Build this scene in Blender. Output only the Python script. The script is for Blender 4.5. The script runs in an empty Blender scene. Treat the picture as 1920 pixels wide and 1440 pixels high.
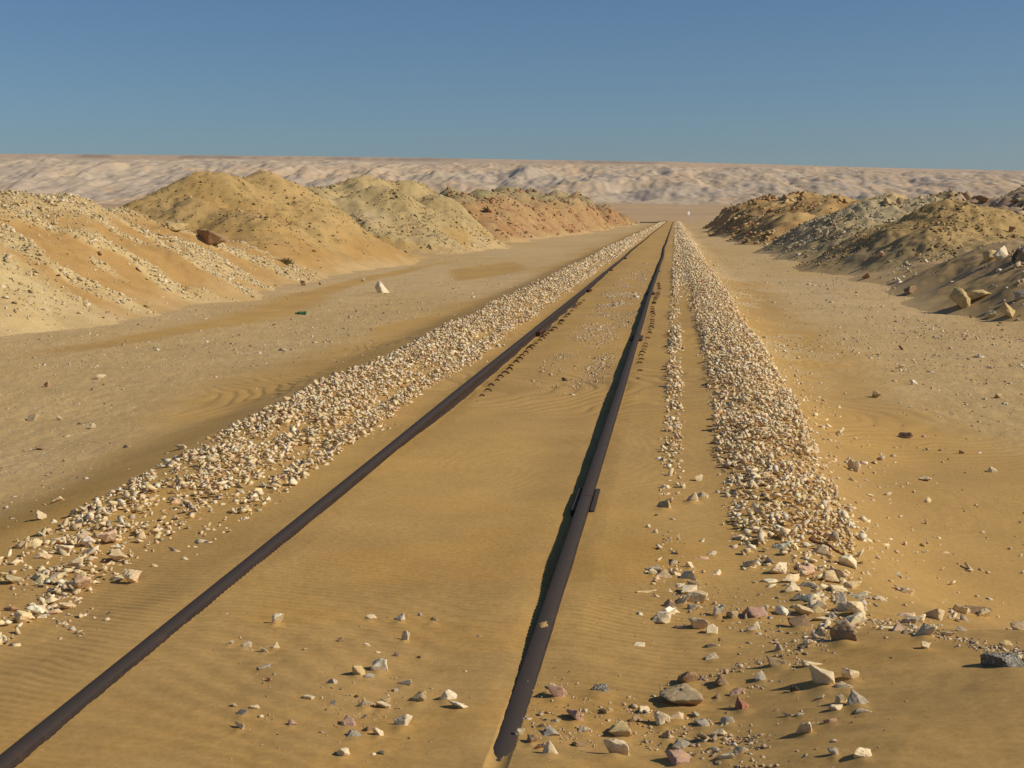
import bpy, bmesh, math, random
import numpy as np
from mathutils import Vector, Matrix, Euler
random.seed(7)
RNG = np.random.default_rng(11)
sc = bpy.context.scene

# ------------------------------------------------------------------ camera
HC = 1.63                       # eye height above the rail heads (rail head = z 0)
FPX, VX, VY = 2450.0, 1266.0, 403.0
_a, _b = VX - 960, 720 - VY
TH = math.atan2(_b, FPX); PS = math.asin(_a / math.sqrt(_a * _a + _b * _b + FPX * FPX))
FWD = np.array([-math.sin(PS) * math.cos(TH), math.cos(PS) * math.cos(TH), -math.sin(TH)])
RGT = np.array([math.cos(PS), math.sin(PS), 0.0]); UPV = np.cross(RGT, FWD)
cam = bpy.data.cameras.new('camera'); camo = bpy.data.objects.new('camera', cam)
sc.collection.objects.link(camo); sc.camera = camo
cam.sensor_width = 36; cam.lens = 36 * FPX / 1920; cam.clip_end = 20000; cam.clip_start = .05
M3 = Matrix(((RGT[0], UPV[0], -FWD[0]), (RGT[1], UPV[1], -FWD[1]), (RGT[2], UPV[2], -FWD[2])))
camo.matrix_world = Matrix.Translation((0, 0, HC)) @ M3.to_4x4()

# ------------------------------------------------------------------ light
SUN_EL, SUN_AZ = math.radians(37), math.radians(95)     # azimuth clockwise from +Y
w = bpy.data.worlds.new("World"); sc.world = w; w.use_nodes = True
nt = w.node_tree; sky = nt.nodes.new('ShaderNodeTexSky'); sky.sky_type = 'NISHITA'; sky.sun_disc = False
sky.sun_elevation = SUN_EL; sky.sun_rotation = SUN_AZ
sky.air_density = 1.0; sky.dust_density = 0.3; sky.ozone_density = 4.5; sky.altitude = 100
bgn = nt.nodes['Background']; bgn.inputs[1].default_value = 0.055
tn_ = nt.nodes.new('ShaderNodeMix'); tn_.data_type = 'RGBA'; tn_.blend_type = 'MULTIPLY'; tn_.inputs[0].default_value = 1; tn_.inputs[7].default_value = (.68, .85, .99, 1)
nt.links.new(sky.outputs[0], tn_.inputs[6]); nt.links.new(tn_.outputs[2], bgn.inputs[0])
sl = bpy.data.lights.new('sun', 'SUN'); sl.energy = 3.4; sl.angle = math.radians(0.53); sl.color = (1.0, 0.90, 0.74)
so = bpy.data.objects.new('sun', sl); sc.collection.objects.link(so)
so.rotation_euler = Vector((-math.sin(SUN_AZ) * math.cos(SUN_EL), -math.cos(SUN_AZ) * math.cos(SUN_EL), -math.sin(SUN_EL))).to_track_quat('-Z', 'Y').to_euler()
sc.view_settings.view_transform = 'Standard'; sc.view_settings.look = 'None'
sc.view_settings.exposure = 0.30; sc.view_settings.gamma = 1.0

# ------------------------------------------------------------------ noise
TAB = np.random.default_rng(3).random((256, 256)).astype(np.float32)
def vn(x, y, s=0):
    x = x + 17.31 * s; y = y - 9.77 * s
    xi = np.floor(x); yi = np.floor(y); fx = x - xi; fy = y - yi
    fx = fx * fx * (3 - 2 * fx); fy = fy * fy * (3 - 2 * fy)
    xi = xi.astype(np.int64); yi = yi.astype(np.int64)
    x0 = xi & 255; x1 = (xi + 1) & 255; y0 = yi & 255; y1 = (yi + 1) & 255
    a = TAB[x0, y0] * (1 - fx) + TAB[x1, y0] * fx; b = TAB[x0, y1] * (1 - fx) + TAB[x1, y1] * fx
    return a * (1 - fy) + b * fy
def fbm(x, y, o=4, s=0, g=.5):                 # about -1..1
    r = 0; amp = 1; t = 0
    for k in range(o):
        c, sn = math.cos(.6 * k + .3), math.sin(.6 * k + .3)
        r = r + amp * (vn((x * c - y * sn) * 2 ** k, (x * sn + y * c) * 2 ** k, s + k * 3) * 2 - 1); t += amp; amp *= g
    return r / t * 1.6
def ss(x, a, b):
    t = np.clip((x - a) / (b - a), 0, 1); return t * t * (3 - 2 * t)
def mix(a, b, t):
    t = np.asarray(t)[..., None]; return np.asarray(a) * (1 - t) + np.asarray(b) * t

# ------------------------------------------------------------------ ground heights
XL, XR = -1.98, -0.50           # rail centre lines
GX = np.array([-14, -6, -4.3, -3.6, -3.2, -2.8, -2.45, -2.2, XL-.037, XL+.037, -1.8, -1.4, -.9, -.62, XR-.037, XR+.037, -.35, -.1, .1, .3, .6, .95, 1.35, 1.9, 3, 8.])
GY = np.array([2., 3.70, 3.84, 4.3, 4.75, 5.3, 6.2, 8, 12, 25, 40, 120])
GZ = np.array([
 [-.2,-.15,-.1,-.05,-.02, 0, .0, .0, .0,     .0, .0, .02, .02, .02, .02, .02, .02, .04, .07, .1, .14, .17, .18, .17, .14, .05],
 [-.25,-.2,-.15,-.1,-.05,-.03,-.01,-.005,-.008, -.012, -.01, .0, .0, -.001, .007, .007, .025, .06, .09, .125, .17, .20, .22, .22, .18, .0],
 [-.3,-.25,-.17,-.1,-.05,-.03,-.02,-.01,-.01, -.014, -.006, .0, .0, .0, -.005, -.005, .0, .018, .04, .07, .14, .20, .225, .22, .15, .0],
 [-.3,-.25,-.17,-.1,-.05,-.03,-.02,-.01,-.01, -.014, -.006, .0, .0, .0, -.004, -.004, .0, .018, .04, .07, .14, .20, .225, .22, .15, .0],
 [-.3,-.28,-.2,-.1,-.04,-.03,-.02,-.01,-.01,  -.016, -.006, .0, .0, -.004, -.012, -.008, .0, .0, .01, .03, .09, .13, .15, .15, .10, -.05],
 [-.33,-.3,-.2,-.08,-.03,-.03,-.025,-.015,-.012, -.018, -.01, -.01, -.01, -.02, -.03, -.014, -.005,-.01, -.01, -.02, .02, .0, -.06, -.14, -.22, -.25],
 [-.33,-.3,-.22,-.06,.0,-.03,-.035,-.02,-.012, -.026, -.02, -.03, -.04, -.055, -.055, -.026, -.015, -.015, -.02, -.05, .0, -.08, -.25, -.33, -.36, -.3],
 [-.35,-.33,-.25,-.06,.02,-.01,-.04,-.03,-.02, -.04, -.04, -.05, -.06, -.06, -.06, -.034, -.022, -.02, -.02, -.05, .02, -.08, -.28, -.36, -.38, -.33],
 [-.35,-.34,-.27,-.08,.04,.0,-.05,-.045,-.04, -.12, -.105, -.08, -.09, -.08, -.075, -.07, -.06, -.05, -.03, -.04, .03, -.06, -.28, -.36, -.38, -.35],
 [-.35,-.35,-.3,-.1,.04,-.01,-.05,-.05,-.045,-.13, -.11, -.08, -.09, -.08, -.075, -.075, -.06, -.05, -.03, -.04, .04, -.05, -.27, -.36, -.38, -.3],
 [-.35,-.35,-.3,-.1,.04,.0,-.05,-.05,-.04, -.09, -.07, -.06, -.07, -.06, -.06, -.05, -.04, -.04, -.03, -.03, .04, -.04, -.25, -.35, -.36, -.2],
 [-.35,-.35,-.3,-.1,.04,.0,-.05,-.05,-.04, -.06, -.06, -.06, -.06, -.06, -.06, -.05, -.04, -.04, -.03, -.03, .04, -.04, -.25, -.35, -.35, -.2]])
DRIFTS = []                     # little sand tails beside foreground stones, filled in before the ground is meshed
def _smooth_table():
    xs = np.arange(-16, 10, .01); k = np.exp(-(np.arange(-60, 61) * .01 / .16) ** 2 / 2); k /= k.sum(); out = []
    seg = [xs <= XL, (xs > XL) & (xs <= XR), xs > XR]; dr = np.minimum(np.abs(xs - XL), np.abs(xs - XR)); w = ss(dr, .04, .30)
    side = np.sign(xs + .028 - np.where(np.abs(xs - XL) < np.abs(xs - XR), XL, XR)); near = np.where(np.abs(xs - XL) < np.abs(xs - XR), XL, XR)
    for r in GZ:
        z = np.interp(np.where(dr < .037, near + side * .037, xs), GX, r); zs = z.copy()
        for q in seg: zs[q] = np.convolve(np.pad(z[q], 60, 'edge'), k, 'valid')
        out.append(zs * w + z * (1 - w))
    return xs, np.array(out)
GX, GZ = _smooth_table()
def wob(seed, ys):
    far = ss(ys, 12, 60); return fbm(ys * .10, ys * 0 + seed, 2, seed) * .012 + fbm(ys * .045, ys * 0, 2, seed + 1) * .045 * far
_wy = np.linspace(0, 400, 1601); _wl, _wr = wob(3, _wy), wob(5, _wy)
def table(X, Y):
    X = X - np.interp(Y, _wy, _wl) * np.exp(-((X - XL) / .4) ** 2) - np.interp(Y, _wy, _wr) * np.exp(-((X - XR) / .4) ** 2)
    fx = np.clip((X - GX[0]) / .01, 0, len(GX) - 1.001); fy = np.interp(Y, GY, np.arange(len(GY)))
    xi = np.minimum(fx.astype(int), len(GX) - 2); yi = np.minimum(fy.astype(int), len(GY) - 2)
    u = fx - xi; v = fy - yi; v = v * v * (3 - 2 * v) * .5 + v * .5
    return (GZ[yi, xi] * (1 - u) + GZ[yi, xi + 1] * u) * (1 - v) + (GZ[yi + 1, xi] * (1 - u) + GZ[yi + 1, xi + 1] * u) * v
_ty, _tx = np.array([10, 17.9, 20, 26, 41, 63, 85, 110, 200, 260, 300.]), np.array([-9.8, -9.7, -9.2, -9.3, -10.2, -10.2, -10.3, -10.3, -9.0, -7.0, -7])
_ry, _rx = np.array([10, 24.5, 25.8, 31, 36, 41, 50, 63, 80, 130, 170, 300.]), np.array([6.4, 6.0, 5.0, 4.4, 4.4, 4.2, 4.0, 3.8, 3.8, 3.4, 3.8, 5])
TOEL = lambda Y: np.interp(Y, _ty, _tx)
TOER = lambda Y: np.interp(Y, _ry, _rx)
def sandmask(X, Y):             # 1 = blown sand, 0 = gravelly desert pavement
    n = fbm(X * .35, Y * .16, 3, 5)
    n = n + .5 * fbm(X * 2.5, Y * 1.6, 4, 6, .65)
    left = ss(X + n * .7, -5.7, -3.8)
    right = 1 - ss(X + n * .9 - .05 * np.clip(Y - 6, 0, 12), 1.7, 3.3) * ss(Y, 6, 11)
    farr = ss(Y, 13, 20); edge = ss(X, 1.1, 1.6)
    right = right * (1 - farr * edge * (1 - ss(n, .15, .45)))
    m = left * right
    m = np.maximum(m, (1 - ss(np.abs(X - TOEL(Y) - .55 - .5 * ss(Y, 20, 24) * (1 - ss(Y, 26, 33))), .2, .55 + .5 * ss(Y, 21, 26) * (1 - ss(Y, 28, 36)))) * ss(Y, 17, 19) * (1 - ss(Y, 44, 60)))
    m = np.maximum(m, (1 - ss(np.abs(X + 5.7 + .02 * Y) / 1.6 + np.abs(Y - 47) / 9, .8, 1.1)))      # sand tongue on the left plain
    m = np.maximum(m, (1 - ss(np.abs(X + 4.6) / .8 + np.abs(Y - 22.5) / 3.2, .7, 1.1)))
    return m
def base_h(X, Y):
    near = ss(np.hypot(np.minimum(np.abs(X - XL), np.abs(X - XR)), 0), .05, .5)
    z = table(X, Y)
    far = ss(Y, 70, 130)
    big = fbm(X * .5, Y * .22, 3, 1) * .02 * near + fbm(X * .12, Y * .08, 3, 8) * .06 * ss(np.abs(X + 1), 3.5, 7)
    hol = -.05 * np.exp(-((X + 4.6) / .6) ** 2 - ((Y - 22) / 2.2) ** 2)
    # soft hummocks in the crossing sand at the bottom of the view
    hum = fbm(X * 2.2, Y * 2.0, 4, 12) * .013 * (1 - ss(Y, 5.0, 6.2)) * (.15 + .85 * near)
    # a wavy sand surface along the rails
    wav = fbm(X * .3, Y * .9, 2, 21) * .012 * ss(Y, 11, 16)
    track = (1 - ss(np.abs(X + 1), 2.6, 4.0))
    dxr = np.minimum(np.abs(X - XR) / .036, 1.04); z = z + (1 - ss(Y, 3.78, 4.55)) * (.0125 * dxr ** 2 - .006) * (np.abs(X - XR) < .30) * (1 - ss(np.abs(X - XR), .06, .28))
    z = z * (1 - ss(Y, 328, 350)) - .3 * ss(Y, 328, 350) + big + hol + hum + wav
    lift = ss(Y, 330, 1500) * 11 + np.maximum(Y - 340, 0) * .0006
    rise = .05 * np.maximum(np.abs(X + .5) - 6.5, 0) * ss(X, 3, 8) * ss(Y, 14, 24)
    z = z * (1 - .0 * far) + rise * (1 - ss(Y, 90, 160)) + lift * ss(Y, 330, 360)
    z = z + fbm(X * .02, Y * .02, 4, 30) * .9 * ss(Y, 380, 800) + fbm(X * .004, Y * .006, 3, 33) * 3.0 * ss(Y, 500, 1100)
    return z
def ripple(X, Y, sm):
    w1 = fbm(X * .9, Y * .6, 3, 40) * .09 + fbm(X * 3.1, Y * 2.2, 2, 44) * .011
    lam = .047
    ph = (Y + .16 * X + w1) / lam * 2 * math.pi
    s = np.sin(ph + .45 * np.sin(ph))
    br = .45 + .55 * ss(fbm(X * .8, Y * .5, 2, 50), -.6, .5)
    # longer, softer waves lower in the frame
    w2 = np.sin((Y * .9 + .35 * X + fbm(X * .8, Y * .8, 2, 60) * .25) / .13 * 2 * math.pi)
    lo = 1 - ss(Y, 4.6, 6.0)
    return (s * .0046 * br * (1 - .5 * lo) + w2 * .0019 * lo) * sm * (1 - ss(Y, 15, 26))
def drift_h(X, Y):
    z = np.zeros_like(X)
    for (x, y, s, h) in DRIFTS:
        m = (np.abs(X - x) < s * 4) & (np.abs(Y - y) < s * 4.5)
        if m.any():
            dx = X[m] - x; dy = Y[m] - (y - s * .55)
            z[m] += h * np.exp(-(dx / (s * .75)) ** 2 - (dy / (s * 1.0)) ** 2)
    return z
def ground_h(X, Y, fine=False):
    X = np.asarray(X, float); Y = np.asarray(Y, float)
    z = base_h(X, Y)
    if fine:
        sm = sandmask(X, Y)
        dr = np.minimum(np.abs(X - XL), np.abs(X - XR)); nr = 1 - ss(dr, .06, .3)
        z = z + ripple(X, Y, sm) * (1 - .35 * nr) + drift_h(X, Y) + nr * fbm(X * 2.0 + Y * .4, Y * 1.7, 4, 77, .6) * .007 * (1 - ss(Y, 30, 60))
        z = z + (1 - sm) * fbm(X * 7, Y * 5, 4, 70, .6) * .008 * (1 - ss(Y, 25, 60))
    return z

# ------------------------------------------------------------------ spoil mounds
def at(px, py, Y):              # point on the pixel's ray at distance Y
    d = FWD * FPX + RGT * (px - 960) + UPV * (720 - py)
    t = Y / d[1]; return d[0] * t, HC + d[2] * t
# each: peaks as (pixel x, pixel y, distance, slope right, slope left, length stretch in depth)
MOUNDS = {
 'pale': dict(seed=101, rough=.20, cones=[(-160,364,26,.42),(-60,366,28,.42),(25,364,29,.44),(105,364,31,.46),(60,380,30,.4),(175,396,33,.42),(255,394,36,.42),(335,424,37,.40),(400,452,38,.36),(90,480,26,.26),(250,500,29.5,.2),(-40,470,24,.3),(450,500,36,.2),(560,498,43,.12)]),
 'sandy': dict(seed=102, rough=.26, cones=[(392,323,50,.50),(480,322,53,.52),(560,366,53,.46),(640,410,54,.38),(740,448,54,.22),(840,468,57,.14),(300,370,48,.42),(440,400,46,.38),(520,440,44,.3),(400,345,58,.5)]),
 'grey_green': dict(seed=103, rough=.34, cones=[(662,330,78,.52),(742,334,80,.52),(705,350,74,.5),(810,364,78,.46),(880,412,76,.4),(600,352,74,.5),(820,400,72,.42),(905,455,70,.25)]),
 'reddish': dict(seed=104, rough=.5, cones=[(850,352,110,.48),(900,352,122,.48),(950,350,136,.46),(1000,354,152,.46),(1045,358,172,.44),(1085,364,196,.42),(1130,383,225,.42),(1168,401,262,.4),(960,388,112,.5),(1050,395,140,.46),(880,382,98,.5),(1110,400,180,.4)]),
 'orange': dict(seed=105, rough=.5, cones=[(1560,363,100,.40),(1500,360,125,.38),(1440,366,155,.36),(1385,387,190,.36),(1345,402,225,.34),(1500,398,92,.3),(1430,408,115,.3),(1640,368,98,.4)]),
 'grey': dict(seed=106, rough=.42, cones=[(1672,362,68,.38),(1640,376,67,.36),(1600,396,66,.34),(1560,418,65,.30),(1500,448,64,.24),(1745,370,66,.4),(1620,414,60,.3),(1470,466,62,.14)]),
 'brown': dict(seed=107, rough=.30, cones=[(1815,378,48,.40),(1845,382,47.5,.42),(1770,408,47.5,.38),(1720,438,47,.34),(1680,465,46,.30),(1790,425,44,.36),(1630,498,44,.14),(1940,418,47,.36),(1700,505,40,.12),(1590,515,43,.10)]),
 'far_pink': dict(seed=108, rough=.5, cones=[(1760,360,78,.4),(1840,364,74,.4),(1910,357,70,.42),(2000,350,68,.42),(1960,385,56,.4),(1890,392,60,.4)]),
 'rubble': dict(seed=109, rough=.16, cones=[(1935,450,34,.34),(1890,468,34,.32),(1850,498,33,.26),(1800,530,31,.18),(2000,452,31,.34),(1960,505,29,.30),(1905,552,27.5,.18),(2040,465,28,.34),(1780,492,38,.14),(1730,520,36,.10)]),
}
for k, m in MOUNDS.items():
    cs = []
    for (px, py, Y, s) in m['cones']:
        x, z = at(px, py, Y); cs.append((x, Y, z, s))
    m['c'] = cs
    xs = [c[0] for c in cs]; ys = [c[1] for c in cs]
    rr = [(c[2] + .6) / c[3] * 1.15 + .6 for c in cs]
    m['box'] = (min(x - r for x, r in zip(xs, rr)), max(x + r for x, r in zip(xs, rr)), min(y - r for y, r in zip(ys, rr)), max(y + r for y, r in zip(ys, rr)))
def stripe(X, Y, Z):            # tipped rubble showing through the sand in slanting bands
    w = fbm(X * .25, Y * .25, 3, 160) * 1.5; v = np.sin((Y * .92 - X * .05 + w * 1.1) * 2 * math.pi / 2.0 + .4) + .5 * fbm(X * .7, Y * .7, 3, 165)
    top = ss(Z, 1.3, 1.9) * .8; b = ss(v + fbm(X * 1.3, Y * 1.3, 3, 163) * .8, -.15, .45)
    gr = 1 - ss(Y + .35 * X, 19.0, 20.2)                  # the smooth pale gravel slope nearest the camera
    return np.clip(np.maximum(b, np.maximum(top, gr)), 0, 1)
def x0side(m): return m['c'][0][0] < 0
def mound_h(k, X, Y):
    m = MOUNDS[k]; sd = m['seed'] % 50; zs = []
    wx = X + fbm(X * .30, Y * .30, 4, sd) * .8; wy = Y + fbm(X * .30, Y * .30, 4, sd + 7) * 1.1
    K = 9.0; acc = 0
    for (x, y, z, s) in m['c']:
        d = np.hypot((wx - x), (wy - y) * .85)
        d = np.sqrt(d * d + .25) - .5
        acc = acc + np.exp(K * np.clip(z - s * d, -4, 8))
    h = np.log(acc + 1e-9) / K
    bg = base_h(X, Y); e = h - bg
    f = ss(e, 0, 1.0)
    dist = m['c'][0][1] / 50
    h = h + f * m['rough'] * (fbm(X * .8, Y * .8, 5, sd + 3, .55) * .42 - .16 * np.abs(fbm(X * 1.5, Y * 1.5, 4, sd + 13)))
    h = h + (.25 + .75 * f) * m['rough'] * .20 * fbm(X * 3.5, Y * 3.5, 5, sd + 5, .7)
    if k == 'pale': h = h + f * .06 * stripe(X, Y, h)
    tn = fbm(Y * .35, X * .1, 3, sd + 17)
    if x0side(m): toe = 1 - ss(X - TOEL(Y) - tn * .8, -3.6, 1.0)
    else: toe = ss(X - TOER(Y) - tn * .7, -.8, 3.6)
    return bg - .25 + (h - bg + .25) * toe
def surface(X, Y, exclude=()):
    X = np.asarray(X, float); Y = np.asarray(Y, float)
    z = base_h(X, Y)
    for k, m in MOUNDS.items():
        b = m['box']; q = (X > b[0]) & (X < b[1]) & (Y > b[2]) & (Y < b[3])
        if q.any(): z[q] = np.maximum(z[q], mound_h(k, X[q], Y[q]))
    return z
TS = np.exp(np.linspace(math.log(3.0), math.log(400), 1500))
def hits(pts):                  # first surface point seen through each pixel
    P = np.array(pts, float); d = FWD * FPX + RGT * (P[:, :1] - 960) + UPV * (720 - P[:, 1:2])
    d = d / d[:, 1:2]
    X = d[:, :1] * TS; Y = np.repeat(TS[None], len(P), 0); Z = HC + d[:, 2:3] * TS
    S = surface(X.ravel(), Y.ravel()).reshape(X.shape)
    hit = (Z < S); i = np.argmax(hit, 1); i = np.where(hit.any(1), i, len(TS) - 1); r = np.arange(len(P))
    return np.stack([X[r, i], Y[r, i], S[r, i]], 1)

# ------------------------------------------------------------------ materials
def mat(name):
    m = bpy.data.materials.new(name); m.use_nodes = True
    return m, m.node_tree, m.node_tree.nodes['Principled BSDF']
def N(nt, t, **k):
    n = nt.nodes.new(t)
    for a, v in k.items():
        if a.startswith('i_'):
            a = a[2:]; n.inputs[int(a) if a.isdigit() else a.replace('_', ' ')].default_value = v
        else: setattr(n, a, v)
    return n
def ramp(nt, fac, stops):
    r = nt.nodes.new('ShaderNodeValToRGB'); e = r.color_ramp.elements
    while len(e) < len(stops): e.new(.5)
    for i, (p, c) in enumerate(stops):
        e[i].position = p; e[i].color = (c, c, c, 1) if isinstance(c, (int, float)) else (*c, 1)
    nt.links.new(fac, r.inputs[0]); return r.outputs[0]
def mul(nt, a, b, f=1.0, typ='MULTIPLY'):
    n = N(nt, 'ShaderNodeMix', data_type='RGBA', blend_type=typ)
    if isinstance(f, float): n.inputs[0].default_value = f
    else: nt.links.new(f, n.inputs[0])
    for i, v in ((6, a), (7, b)):
        if isinstance(v, tuple): n.inputs[i].default_value = (*v, 1)
        else: nt.links.new(v, n.inputs[i])
    return n.outputs[2]
def soil(name, speck=1.0):
    m, nt, b = mat(name); L = nt.links.new
    at_ = N(nt, 'ShaderNodeAttribute', attribute_name='col'); tc = N(nt, 'ShaderNodeNewGeometry')
    P = tc.outputs['Position']; a = at_.outputs['Alpha']       # alpha: how gravelly
    n1 = N(nt, 'ShaderNodeTexNoise', i_Scale=1.3, i_Detail=6.0, i_Roughness=.6); L(P, n1.inputs['Vector'])
    n2 = N(nt, 'ShaderNodeTexNoise', i_Scale=38.0, i_Detail=5.0, i_Roughness=.7); L(P, n2.inputs['Vector'])
    n3 = N(nt, 'ShaderNodeTexNoise', i_Scale=420.0, i_Detail=2.0, i_Roughness=.7); L(P, n3.inputs['Vector'])
    c = mul(nt, at_.outputs['Color'], ramp(nt, n1.outputs[0], [(.3, .90), (.7, 1.09)]))
    c = mul(nt, c, ramp(nt, n2.outputs[0], [(.3, .86), (.7, 1.12)]))
    c = mul(nt, c, ramp(nt, n3.outputs[0], [(.25, .80), (.75, 1.18)]))
    # small pebbles too small to model, pale and dark, in the gravelly ground
    for sc_, thr, colr, g in ((17.0, .16, (.62, .49, .34), 1.0), (41.0, .17, (.55, .43, .29), 1.0), (26.0, .10, (.22, .15, .09), .6), (7.0, .09, (.6, .48, .34), .8)):
        v = N(nt, 'ShaderNodeTexVoronoi', i_Scale=sc_); L(P, v.inputs['Vector'])
        r = ramp(nt, v.outputs['Distance'], [(thr, 1.0), (thr * 1.6, 0.0)])
        pick = ramp(nt, N_sep(nt, v.outputs['Color']), [(.52, 0.0), (.56, 1.0)])
        f = N(nt, 'ShaderNodeMath', operation='MULTIPLY'); L(r, f.inputs[0]); L(pick, f.inputs[1])
        f2 = N(nt, 'ShaderNodeMath', operation='MULTIPLY'); L(f.outputs[0], f2.inputs[0]); L(a, f2.inputs[1])
        f3 = N(nt, 'ShaderNodeMath', operation='MULTIPLY', i_1=g * speck); L(f2.outputs[0], f3.inputs[0])
        c = mul(nt, c, colr, f3.outputs[0], 'MIX')
    L(c, b.inputs['Base Color']); b.inputs['Roughness'].default_value = .95; b.inputs['Specular IOR Level'].default_value = .15
    bm_ = N(nt, 'ShaderNodeBump', i_Strength=.35, i_Distance=.004); L(n2.outputs[0], bm_.inputs['Height'])
    bm2 = N(nt, 'ShaderNodeBump', i_Strength=.5, i_Distance=.0012); L(n3.outputs[0], bm2.inputs['Height']); L(bm_.outputs[0], bm2.inputs['Normal'])
    n4 = N(nt, 'ShaderNodeTexNoise', i_Scale=19.0, i_Detail=8.0, i_Roughness=.75); L(P, n4.inputs['Vector'])
    ga = N(nt, 'ShaderNodeMath', operation='MULTIPLY'); L(n4.outputs[0], ga.inputs[0]); L(a, ga.inputs[1])
    bm3 = N(nt, 'ShaderNodeBump', i_Strength=.4, i_Distance=.010); L(ga.outputs[0], bm3.inputs['Height']); L(bm2.outputs[0], bm3.inputs['Normal'])
    L(bm3.outputs[0], b.inputs['Normal'])
    return m
def N_sep(nt, col):
    s = nt.nodes.new('ShaderNodeSeparateColor'); nt.links.new(col, s.inputs[0]); return s.outputs[0]
M_SOIL = soil('desert_soil')
def stone_mat():
    m, nt, b = mat('limestone'); L = nt.links.new
    at_ = N(nt, 'ShaderNodeAttribute', attribute_name='col'); g = N(nt, 'ShaderNodeNewGeometry')
    n1 = N(nt, 'ShaderNodeTexNoise', i_Scale=28.0, i_Detail=5.0, i_Roughness=.65); L(g.outputs['Position'], n1.inputs['Vector'])
    n2 = N(nt, 'ShaderNodeTexNoise', i_Scale=150.0, i_Detail=3.0, i_Roughness=.7); L(g.outputs['Position'], n2.inputs['Vector'])
    c = mul(nt, at_.outputs['Color'], ramp(nt, n1.outputs[0], [(.3, .80), (.7, 1.12)]))
    c = mul(nt, c, ramp(nt, n2.outputs[0], [(.3, .86), (.7, 1.08)]))
    # blown sand lodged in the pits
    st = ramp(nt, n1.outputs[0], [(.50, 0.0), (.68, .5)])
    c = mul(nt, c, (.42, .27, .11), st, 'MIX')
    L(c, b.inputs['Base Color']); b.inputs['Roughness'].default_value = .9; b.inputs['Specular IOR Level'].default_value = .2
    bm_ = N(nt, 'ShaderNodeBump', i_Strength=.5, i_Distance=.006); L(n1.outputs[0], bm_.inputs['Height'])
    bm2 = N(nt, 'ShaderNodeBump', i_Strength=.4, i_Distance=.002); L(n2.outputs[0], bm2.inputs['Height']); L(bm_.outputs[0], bm2.inputs['Normal'])
    L(bm2.outputs[0], b.inputs['Normal']); return m
M_STONE = stone_mat()
def steel_mat(name, c1, c2, rough=.75):
    m, nt, b = mat(name); L = nt.links.new; g = N(nt, 'ShaderNodeNewGeometry')
    mp = N(nt, 'ShaderNodeMapping'); mp.inputs['Scale'].default_value = (1, .12, 1); L(g.outputs['Position'], mp.inputs[0])
    n1 = N(nt, 'ShaderNodeTexNoise', i_Scale=30.0, i_Detail=6.0, i_Roughness=.7); L(mp.outputs[0], n1.inputs['Vector'])
    n2 = N(nt, 'ShaderNodeTexNoise', i_Scale=160.0, i_Detail=4.0, i_Roughness=.7); L(g.outputs['Position'], n2.inputs['Vector'])
    c = ramp(nt, n1.outputs[0], [(.3, c1), (.7, c2)])
    c = mul(nt, c, ramp(nt, n2.outputs[0], [(.3, .7), (.7, 1.25)]))
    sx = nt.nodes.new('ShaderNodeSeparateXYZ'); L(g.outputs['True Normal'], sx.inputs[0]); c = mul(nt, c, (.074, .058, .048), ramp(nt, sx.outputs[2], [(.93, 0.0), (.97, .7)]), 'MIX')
    n5 = N(nt, 'ShaderNodeTexNoise', i_Scale=9.0, i_Detail=6.0, i_Roughness=.75); L(g.outputs['Position'], n5.inputs['Vector']); c = mul(nt, c, (.13, .065, .035), ramp(nt, n5.outputs[0], [(.56, 0.0), (.74, .55)]), 'MIX')
    L(c, b.inputs['Base Color']); b.inputs['Roughness'].default_value = rough; b.inputs['Metallic'].default_value = 0.0; b.inputs['Specular IOR Level'].default_value = .12
    bm_ = N(nt, 'ShaderNodeBump', i_Strength=.4, i_Distance=.001); L(n2.outputs[0], bm_.inputs['Height']); L(bm_.outputs[0], b.inputs['Normal'])
    return m
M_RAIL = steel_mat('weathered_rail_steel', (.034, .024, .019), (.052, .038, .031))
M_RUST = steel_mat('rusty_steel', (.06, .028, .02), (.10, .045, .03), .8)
def flat_mat(name, c, r=.6, var=.15):
    m, nt, b = mat(name); n = N(nt, 'ShaderNodeTexNoise', i_Scale=40.0, i_Detail=4.0)
    g = N(nt, 'ShaderNodeNewGeometry'); nt.links.new(g.outputs['Position'], n.inputs['Vector'])
    cc = mul(nt, (*c,), ramp(nt, n.outputs[0], [(.3, 1 - var), (.7, 1 + var)])); nt.links.new(cc, b.inputs['Base Color'])
    b.inputs['Roughness'].default_value = r; return m

# ------------------------------------------------------------------ mesh helpers
def link(name, me, m, parent=None):
    o = bpy.data.objects.new(name, me); sc.collection.objects.link(o)
    if m and not me.materials: me.materials.append(m)
    if parent: o.parent = parent
    return o
def np_mesh(name, V, Fq, col=None, smooth=False):
    me = bpy.data.meshes.new(name); V = np.ascontiguousarray(V, np.float32); Fq = np.ascontiguousarray(Fq, np.int32); n = Fq.shape[1]
    me.vertices.add(len(V)); me.vertices.foreach_set('co', V.ravel())
    me.loops.add(Fq.size); me.loops.foreach_set('vertex_index', Fq.ravel())
    me.polygons.add(len(Fq)); me.polygons.foreach_set('loop_start', np.arange(0, Fq.size, n, dtype=np.int32))
    me.polygons.foreach_set('loop_total', np.full(len(Fq), n, np.int32))
    if smooth: me.polygons.foreach_set('use_smooth', np.ones(len(Fq), bool))
    if col is not None:
        a = me.color_attributes.new('col', 'FLOAT_COLOR', 'POINT'); c = np.ones((len(V), 4), np.float32); c[:, :col.shape[1]] = col
        a.data.foreach_set('color', c.ravel())
    me.update(calc_edges=True); return me
def grid_faces(nr, nc):
    i = np.arange(nr * nc).reshape(nr, nc)
    return np.stack([i[:-1, :-1], i[:-1, 1:], i[1:, 1:], i[1:, :-1]], -1).reshape(-1, 4)
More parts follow.
